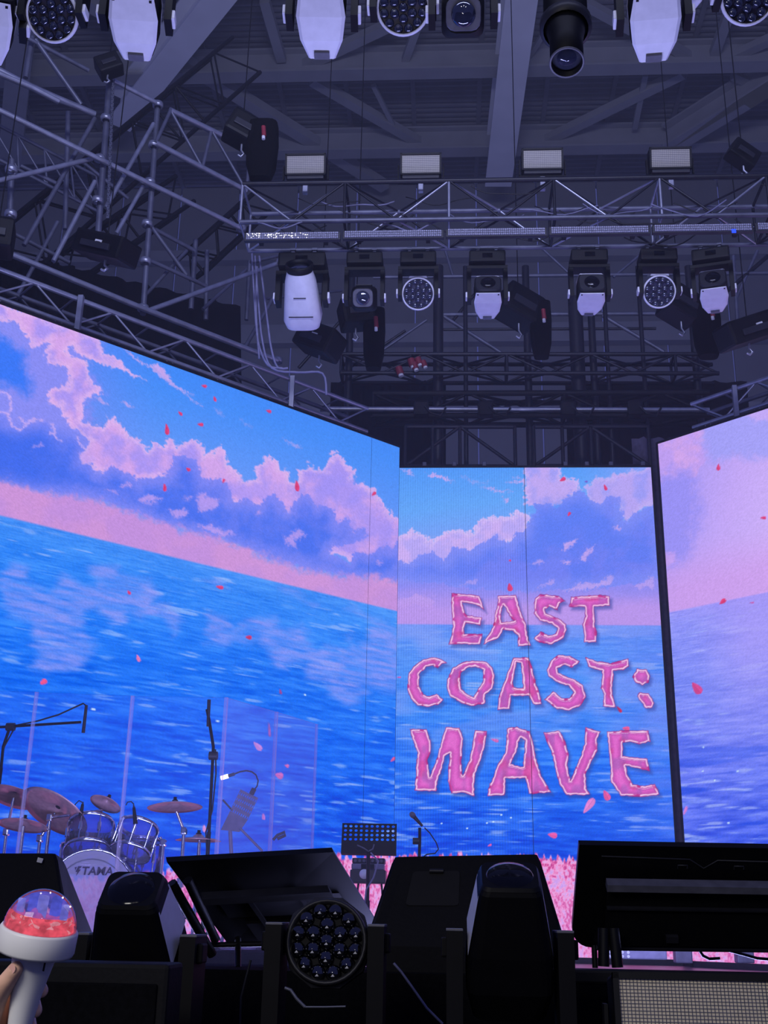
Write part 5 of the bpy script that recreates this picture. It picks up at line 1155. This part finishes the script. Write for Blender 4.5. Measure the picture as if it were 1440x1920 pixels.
# ================================================================ monitors along the stage edge
def quad_slab(A, B, C, D, t):
    """slab with outer face A B C D and thickness t behind it (towards +normal)"""
    n = (B - A).cross(D - A).normalized(); n = n if n.dot(A - CAM) > 0 else -n
    b = MB(); P_ = [A, B, C, D]; return b.add(P_ + [p + n * t for p in P_], [(0, 1, 2, 3), (7, 6, 5, 4), (0, 4, 5, 1), (1, 5, 6, 2), (2, 6, 7, 3), (3, 7, 4, 0)]), n
def sub(A, B, C, D, u0, u1, v0, v1):
    f = lambda u, v: A.lerp(B, u).lerp(D.lerp(C, u), v); return f(u0, v0), f(u1, v0), f(u1, v1), f(u0, v1)
K['tvback'] = mat('monitor_back', (9, 9, 12), .45, spec=.25)
# left prompter: turned and leaning, seen from behind and below
A, B = PY(311, 1607, 5.15), PY(622, 1589, 5.42)
D, C_ = PY(428, 1764, 5.55), PY(722, 1752, 5.82)
tv = thing('prompter_monitor', 'flat black monitor leaning on a frame, slanted, behind the left-hand beam light', 'monitor', (A + B + C_ + D) / 4 * 1.0); to = tv.location.copy()
A, B, C_, D = [k - to for k in (A, B, C_, D)]
sl, n_ = quad_slab(A, B, C_, D, .035); 
n_ = (B - A).cross(D - A).normalized(); n_ = -n_ if n_.dot(CAM - to) < 0 else n_      # towards the camera
sl.build('screen_body', K['tvback'], tv)
for u0, u1, v0, v1, e, m, nm in ((.02, .84, .33, .40, .05, 'charcoal', 'crossbar'), (.10, .90, .14, .16, .012, 'charcoal', 'rib'), (.12, .9, .68, .70, .012, 'charcoal', 'rib'), (.30, .33, .40, 1.0, .03, 'black', 'strut'), (.62, .65, .4, .95, .03, 'black', 'strut'), (.12, .88, .44, .66, .02, 'black', 'rear_cover'), (.2, .75, .72, .95, .025, 'black', 'rear_cover')):
    q = [k + n_ * e for k in sub(A, B, C_, D, u0, u1, v0, v1)]; quad_slab(*q, e)[0].build(nm, K[m], tv)
for a, b in (((322, 1655), (398, 1790)), ((352, 1650), (404, 1762))):
    MB().tube(PY(*a, 5.15) - to, PY(*b, 5.4) - to, .022, 8).build('leg', K['black'], tv)
MB().tube(PY(372, 1772, 5.4) - to, PY(508, 1770, 5.5) - to, .012, 8).build('foot_bar', K['black'], tv)
MB().tube(PY(446, 1760, 5.5) - to, PY(446, 1815, 5.3) - to, .014, 8).build('foot', K['black'], tv)
# right prompter
A, B = PY(1086, 1584, 5.15), PY(1520, 1592, 5.15)
D, C_ = PY(1070, 1776, 5.45), PY(1530, 1782, 5.45)
tr = thing('prompter_monitor', 'wide black monitor seen from behind at the right edge, with grey crossbar', 'monitor', (A + B + C_ + D) / 4); to = tr.location.copy()
A, B, C_, D = [k - to for k in (A, B, C_, D)]
n_ = (B - A).cross(D - A).normalized(); n_ = -n_ if n_.dot(CAM - to) < 0 else n_
f = lambda u, v: A.lerp(B, u).lerp(D.lerp(C_, u), v)
out = [f(0, 0), f(1, 0), f(1, 1)] + [f(.085 - .085 * math.sin(t), 1 - .2 + .2 * math.cos(t)) for t in [rad(90 * k / 6) for k in range(7)]]
nn = len(out); MB().add(out + [p - n_ * .035 for p in out], [tuple(range(nn)), tuple(range(nn, 2 * nn))[::-1]] + [(k, nn + k, nn + (k + 1) % nn, (k + 1) % nn) for k in range(nn)]).build('screen_body', K['tvback'], tr)
for u0, u1, v0, v1, e, m, nm in ((.118, .98, .25, .315, .05, 'grey', 'crossbar'), (.13, .98, .53, .545, .03, 'charcoal', 'rib'), (.13, .98, .32, .92, .02, 'black', 'rear_cover'), (.38, .43, .8, .86, .03, 'charcoal', 'sticker_plate'), (.1, .98, .955, .97, .02, 'charcoal', 'rib')):
    q = [k + n_ * e for k in sub(A, B, C_, D, u0, u1, v0, v1)]; quad_slab(*q, e)[0].build(nm, K[m], tr)
ch = MB(); cp = [sub(A, B, C_, D, u, u, v, v)[0] + n_ * .004 for u, v in ((.10, .10), (.48, .115), (.54, .2), (.6, .12), (.98, .13))]; ch.path(cp, .004, 5); ch.build('moulded_line', K['charcoal'], tr)
for u in (.45, .69): 
    g = [sub(A, B, C_, D, a, a, v, v)[0] + n_ * .006 for a, v in ((u - .02, .20), (u - .02, .17), (u + .02, .17), (u + .02, .20))]; MB().path(g, .004, 5).build('handle_loop', K['charcoal'], tr)
for u in (.45, .69): MB().path([sub(A, B, C_, D, u, u, .78, .78)[0] + n_ * .03, sub(A, B, C_, D, u - .004, u, .86, .86)[0] + n_ * .03], .004, 5).build('cord_end', K['cablegrey'], tr)
for a, b in (((1132, 1740), (1132, 1812)), ((1150, 1740), (1158, 1814))): MB().tube(PY(*a, 5.22) - to, PY(*b, 5.22) - to, .024, 8).build('leg', K['black'], tr)
MB().tube(PY(1114, 1772, 5.24) - to, PY(1116, 1815, 5.24) - to, .012, 8).build('brace', K['black'], tr)
tag(MB().path([PY(x, y, 5.6) for x, y in ((1310, 1780), (1318, 1792), (1330, 1798), (1350, 1797))], .007, 6).build('floor_cable', K['cable']), 'thin black cable curling under the right-hand monitor', 'cable')
tag(MB().path([PY(x, y, 5.6) for x, y in ((1365, 1782), (1395, 1790), (1420, 1797), (1460, 1800))], .007, 6).build('floor_cable', K['cable']), 'thin black cable running off the right edge of the picture', 'cable')

def wedge(label, tl, tr_, bl, br_, Yt, Yb, depth, recess=None, side=None):
    """floor monitor from behind: leaning back, narrower at the top, rounded corners"""
    a, b, c, d = PY(*tl, Yt), PY(*tr_, Yt), PY(*br_, Yb), PY(*bl, Yb)
    o = thing('wedge_monitor', label, 'stage monitor', Vector(((c.x + d.x) / 2, Yb, 0))); off = o.location.copy()
    a, b, c, d = [k - off for k in (a, b, c, d)]; c.z = max(c.z, .0); d.z = c.z
    bk = Vector((0, depth, 0)); m = MB()
    lower = [Vector((d.x, 0, 0)), Vector((c.x, 0, 0)), Vector((c.x - .02, depth, 0)), Vector((d.x + .02, depth, 0))]
    mid = [Vector((d.x - .012, -.01, .10)), Vector((c.x + .012, -.01, .10)), Vector((c.x, depth, .06)), Vector((d.x, depth, .06))]
    top = [a, b, b + Vector((-.01, .16, -.02)), a + Vector((.01, .16, -.02))]
    def rnd(q):
        out = []
        for k in range(4):
            p, pr, nx = q[k], q[k - 1], q[(k + 1) % 4]; out += [p + (pr - p) * .08, p + ((pr - p) + (nx - p)) * .02, p + (nx - p) * .08]
        return out
    m.loft([rnd(lower), rnd(mid), rnd([p.lerp(q, .96) for p, q in zip(mid, top)]), rnd([(p + (top[0] + top[2]) * .01).lerp((top[0] + top[2]) / 2, .03) + Vector((0, 0, .006)) for p in top])], smooth=False)
    body = m.build('cabinet', K['blackmatte' if side is None else side], o)
    if recess:
        u0, u1, v0, v1 = recess; f2 = lambda u, v: mid[0].lerp(mid[1], u).lerp(top[0].lerp(top[1], u), v) + Vector((0, -.006, 0))
        q = [f2(u0, v0), f2(u1, v0), f2(u1 - .0, v1), f2(u0, v1)]; q = rnd(q); MB().loft([q, [p + Vector((0, .02, 0)) for p in q]], smooth=False).build('handle_cup', K['black'], o)
        MB().tube(f2((u0 + u1) / 2, v1) - Vector((.03, .01, 0)), f2((u0 + u1) / 2, v1) + Vector((.03, -.01, 0)), .01, 6).build('handle_grip', K['charcoal'], o)
    return o
K['wedge'] = mat('textured_black_paint', (10, 10, 14), .7, var=.25, scale=70, bump=.1, spec=.2)
wedge('broad black wedge monitor in the middle of the stage edge', (736, 1613), (1012, 1608), (686, 1814), (1062, 1814), 5.25, 5.12, .55, (.16, .46, .46, .86), 'wedge')
wedge('black wedge monitor with a bit of white tape at the left edge', (-170, 1606), (106, 1606), (-200, 1808), (122, 1808), 5.3, 5.2, .5, None, 'wedge')
tag(MB().box(PY(75, 1613, 5.27), (.024, .006, .02), rot=(0, .2, 0)).build('tape', K['label']), 'scrap of white tape on top of the left wedge monitor', 'tape')

# ================================================================ lamps in the pit, in front of the stage
RIS = -.40
riser = tag(MB().box((0, 4.26, RIS - .42), (6.4, .88, .84)).build('pit_riser', K['blackmatte']), 'low black riser carrying the lamps in front of the stage', 'riser')
def pit(px, py, kind, tilt, label, Y=4.0, **kw):
    c = PY(px, py, Y); pz = c.z - RIS
    return moving_light(label, (c.x, c.y, RIS), kind, tilt, False, 1.0, group='moving lights in front of the stage', pz=pz, caps='pitblack', body='pitblack', **kw)
K['shell2'] = K['shell']
pit(262, 1785, 'big', rad(-48), 'black beam light with oval glass beside the light stick', wide=.98)
pit(954, 1778, 'big', rad(-58), 'black beam light with squarish glass in front of the middle wedge monitor', wide=.98)
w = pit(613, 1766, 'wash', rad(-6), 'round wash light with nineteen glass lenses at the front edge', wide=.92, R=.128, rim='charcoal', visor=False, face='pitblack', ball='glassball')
# lit edge of the wash light's front, put in as pale strips
so_ = w.location.copy(); cw = PY(613, 1766, 3.86)
MB().path([PY(x, y, 3.80) - so_ for x, y in ((534, 1852), (545, 1856), (556, 1872), (572, 1888))], .006, 4).build('edge_highlight', K['steeldark'], w)
MB().path([PY(x, y, 3.80) - so_ for x, y in ((572, 1888), (610, 1888), (648, 1887))], .0035, 4).build('edge_highlight', K['steeldark'], w)
# speaker in front at left, strobe at right
fb0, fb1 = PY(-60, 1812, 3.3), PY(318, 1808, 3.3)
sp = thing('front_speaker', 'black covered speaker box at the bottom left, below the beam light', 'speaker', ((fb0.x + fb1.x) / 2, 3.3, -1.25)); hh = fb1.z + 1.25; ww = fb1.x - fb0.x
MB().box((0, .09, hh / 2), (ww, .18, hh), bev=.012).build('cabinet', K['wedge'], sp)
MB().box((0, -.005, hh - .28), (ww * .9, .012, .46), bev=.005).build('grille', K['blackmatte'], sp)
st0 = PY(1305, 1905, 3.9)
K['diffuser_lit'] = mat('warm_lit_diffuser', (236, 222, 190), .5, var=.05, scale=120)  # warm frontal light on this strobe put into a brighter colour
strobe_panel('large strobe panel with a pale grid face at the bottom right corner', st0, .50, .24, tilt=rad(-8), cells=(40, 20), m_face='diffuser_lit', stand=True, name='strobe_panel', bot=.25)
tag(MB().box((PY(1300, 1815, 4.6).x, 4.62, PY(1300, 1824, 4.6).z - .02), (1.1, .14, .05), bev=.01).build('cable_ramp', K['black']), 'flat black cable ramp above the corner strobe panel', 'cable ramp')
for i, (pts, lab) in enumerate((([(738, 1806), (752, 1822), (772, 1850), (800, 1890), (830, 1920)], 'thin cable hanging down the stage front beside the wash light'), ([(470, 1800), (462, 1830), (452, 1870), (450, 1930)], 'thin cable hanging below the slanted monitor'), ([(1170, 1880), (1165, 1895), (1172, 1905), (1160, 1930)], 'short bright cable end left of the corner strobe'))):
    tag(MB().path([PY(x, y, 4.75) for x, y in pts], .005, 5).build('pit_cable', K['cablegrey' if i != 1 else 'cable']), lab, 'cable')

# ================================================================ light stick and the hand that holds it
DS = 1.25; PXM = FPX / DS
def HP(x, y, dz=0.0): return CAM + ray(x, y) * (DS + dz)
S0 = HP(70, 1762)                                        # centre of the ring
axis = (CU * math.cos(rad(10)) + CR * math.sin(rad(10)) + CF * .13).normalized()
sm = frame_to((0, 0, 0), axis, -CF)
stick = thing('light_stick', 'white light stick with a clear dome of red petals, held up at bottom left', 'light stick', S0)
R_ = 70 / PXM
MB().lathe([(R_ * .55, -.014), (R_ * 1.0, -.012), (R_ * 1.03, -.009), (R_ * 1.03, .011), (R_ * .99, .0135), (R_ * .9, .0135), (R_ * .9, .008), (0, .008)], 64, mtx=sm).build('collar', K['white'], stick)
MB().lathe([(R_ * .60, -.012), (R_ * .56, -.022), (R_ * .475, -.040), (R_ * .395, -.060), (R_ * .31, -.09), (R_ * .27, -.13), (R_ * .2, -.136), (0, -.136)], 48, mtx=sm).build('handle', K['white'], stick)
K['dome'] = clear_mat('clear_dome', (250, 246, 255), .22, .05, .03)
prof = [(R_ * .965 * math.cos(rad(t)), .012 + R_ * 1.02 * math.sin(rad(t))) for t in range(0, 91, 6)]; prof[-1] = (0, prof[-1][1])
MB().lathe(prof, 64, mtx=sm).build('dome', K['dome'], stick)
def glow_mat(name, color, k, clear):
    """lit insert: gives off light, partly see-through"""
    m = bpy.data.materials.new(name); m.use_nodes = True; nt = m.node_tree; nt.nodes.clear()
    out = nt.nodes.new('ShaderNodeOutputMaterial'); t = nt.nodes.new('ShaderNodeBsdfTransparent'); e = nt.nodes.new('ShaderNodeEmission'); mx = nt.nodes.new('ShaderNodeMixShader')
    tc = nt.nodes.new('ShaderNodeTexCoord'); n = nt.nodes.new('ShaderNodeTexNoise'); n.inputs['Scale'].default_value = 90; r = nt.nodes.new('ShaderNodeValToRGB')
    c = srgb(color); r.color_ramp.elements[0].position = .35; r.color_ramp.elements[1].position = .68
    r.color_ramp.elements[0].color = (*[q * .55 for q in c], 1); r.color_ramp.elements[1].color = (*[min(1, q * 1.25) for q in c], 1)
    nt.links.new(tc.outputs['Object'], n.inputs['Vector']); nt.links.new(n.outputs['Fac'], r.inputs['Fac']); nt.links.new(r.outputs['Color'], e.inputs['Color'])
    e.inputs['Strength'].default_value = k; mx.inputs[0].default_value = clear
    nt.links.new(e.outputs[0], mx.inputs[1]); nt.links.new(t.outputs[0], mx.inputs[2]); nt.links.new(mx.outputs[0], out.inputs[0]); return m
K['corered'] = glow_mat('lit_red_petals', (232, 84, 100), .95, .05)
K['corepink'] = glow_mat('lit_pink_petals', (244, 150, 160), .9, .1)
K['coreblue'] = glow_mat('lit_blue_insert', (78, 88, 216), .9, .1)
K['corelilac'] = glow_mat('lit_lilac_insert', (150, 146, 236), .85, .1)
K['screenrefl'] = glow_mat('painted_screen_reflection', (84, 96, 224), .8, .45)  # screen reflected in the dome, put in as a glowing blue shell
random.seed(11)
MB().lathe([(0, .026), (R_ * .5, .024), (R_ * .86, .020), (R_ * .90, .012), (0, .010)], 40, mtx=sm).build('petal_bed', K['corered'], stick)
for k in range(70):
    t = random.uniform(0, 2 * math.pi); r = R_ * .86 * random.random() ** .42; h = .016 + random.uniform(.0, .014) + .014 * (r / R_) ** 2 * random.random()
    if r * r + h * h > (R_ * .93) ** 2: h *= .7
    e = Euler((random.uniform(-1.3, 1.3), random.uniform(-1.3, 1.3), random.uniform(0, 6.28))).to_matrix().to_4x4(); L = random.uniform(.005, .009)
    pts = [(L * .95 * math.cos(a) * (1 + .15 * math.cos(a)), L * .62 * math.sin(a), .0018 * math.cos(2 * a)) for a in [2 * math.pi * j / 8 for j in range(8)]]
    MB().add(pts + [(0, 0, -.0012)], [(j, (j + 1) % 8, 8) for j in range(8)], True, sm @ Matrix.Translation((r * math.cos(t), r * math.sin(t), h)) @ e).build('petal', K['corered' if k % 4 else 'corepink'], stick)
for k, (x, w, h, z) in enumerate(((-.024, .008, .016, .034), (-.012, .010, .020, .037), (.001, .011, .024, .036), (.013, .009, .019, .037), (.024, .008, .014, .034))):
    MB().box((x, .004 * (-1) ** k, z), (w, .008, h), rot=(0, 0, .3 * (-1) ** k), bev=.0015, mtx=sm).build('insert_block', K['coreblue' if k % 2 else 'corelilac'], stick)
pin = [(R_ * .90 * math.cos(rad(t)), .012 + R_ * .95 * math.sin(rad(t))) for t in range(28, 91, 6)]; pin.append((0, .012 + R_ * .95))
MB().lathe(pin, 40, mtx=sm).build('reflection_shell', K['screenrefl'], stick)
for x, z in ((-.018, .048), (-.002, .049), (.010, .045), (-.028, .040)):
    yy = -math.sqrt(max(0, (R_ * .93) ** 2 - x * x - (z - .012) ** 2))
    MB().lathe([(0, -.0012), (.0012, 0), (0, .0012)], 8, mtx=sm @ Matrix.Translation((x, yy, z))).build('led_point', K['lamp'], stick)
q = HP(82, 1812, -.024); MB().add([q + CR * x + CU * y for x, y in ((-.0016, -.005), (.0004, -.0055), (.0026, .005), (.0006, .0055))], [(0, 1, 2, 3)]).build('switch_slot', K['charcoal'], None).location = (0, 0, 0)
sw = bpy.data.objects['switch_slot']; sw.parent = stick; sw.matrix_parent_inverse = Matrix.Translation(-S0)
# hand: one continuous skin surface
def capsule(b, p, q, r1, r2, n=14):
    d = (q - p); L = d.length; f = frame_to(p, d)
    pr = [(0, -r1)] + [(r1 * math.cos(rad(t)), r1 * math.sin(rad(t))) for t in (-60, -30)] + [(r1, 0), (r2, L)] + [(r2 * math.cos(rad(t)), L + r2 * math.sin(rad(t))) for t in (30, 60)] + [(0, L + r2)]
    b.lathe(pr, n, mtx=f)
hb = MB()
def chain(pts, rs):
    P_ = [HP(*k) for k in pts]
    for k in range(len(P_) - 1): capsule(hb, P_[k], P_[k + 1], rs[k], rs[k + 1])
    return P_
fi = chain([(-6, 1868, .026), (34, 1846, .036), (68, 1842, .026), (78, 1858, .002)], [.011, .0098, .0088, .0078])
fm_ = chain([(-10, 1896, .026), (28, 1878, .036), (60, 1876, .026), (66, 1895, -.002)], [.0115, .010, .009, .008])
fr_ = chain([(-14, 1925, .024), (22, 1908, .036), (52, 1908, .026), (57, 1928, -.002)], [.011, .0096, .0086, .0076])
fp_ = chain([(-20, 1952, .022), (14, 1938, .036), (40, 1942, .024), (40, 1958, .006)], [.0095, .0084, .0074, .0066])
ft_ = chain([(-24, 1915, -.004), (-4, 1868, -.016), (14, 1838, -.024), (30, 1816, -.026)], [.014, .0115, .0098, .0082])
chain([(-20, 1880, .012), (-24, 1940, .012)], [.019, .019]); chain([(-8, 1872, .018), (-18, 1945, .018)], [.013, .013])
chain([(-26, 1930, .010), (-44, 2010, .014), (-80, 2140, .03), (-150, 2360, .05)], [.021, .021, .026, .034])
K['skin'] = mat('skin', (234, 186, 158), .5, var=.08, scale=40, bump=.05)
hand = hb.build('person', K['skin']); tag(hand, 'hand of a person gripping the white light stick at bottom left', 'person')
rm = hand.modifiers.new('merge', 'REMESH'); rm.mode = 'VOXEL'; rm.voxel_size = .0022; rm.use_smooth_shade = True
sm_ = hand.modifiers.new('soften', 'SMOOTH'); sm_.factor = .6; sm_.iterations = 6
K['nail'] = mat('fingernail', (232, 178, 164), .25, var=.03)
def nail(tip, prev, towards, w, l):
    d = (tip - prev).normalized(); n = (towards - d * towards.dot(d)).normalized(); x = d.cross(n)
    b = MB(); pts = []
    for k in range(10):
        a = 2 * math.pi * k / 10; u, v = w * math.cos(a), l * math.sin(a); pts.append(tip + n * (.0078 - .25 * abs(u) * abs(u) / w) + x * u + d * (v + .001))
    b.add(pts, [tuple(range(10))], True); return b.build('fingernail', K['nail'], hand)
nail(ft_[-1], ft_[-2], -CF + CU * .3 - CR * .4, .0045, .006)
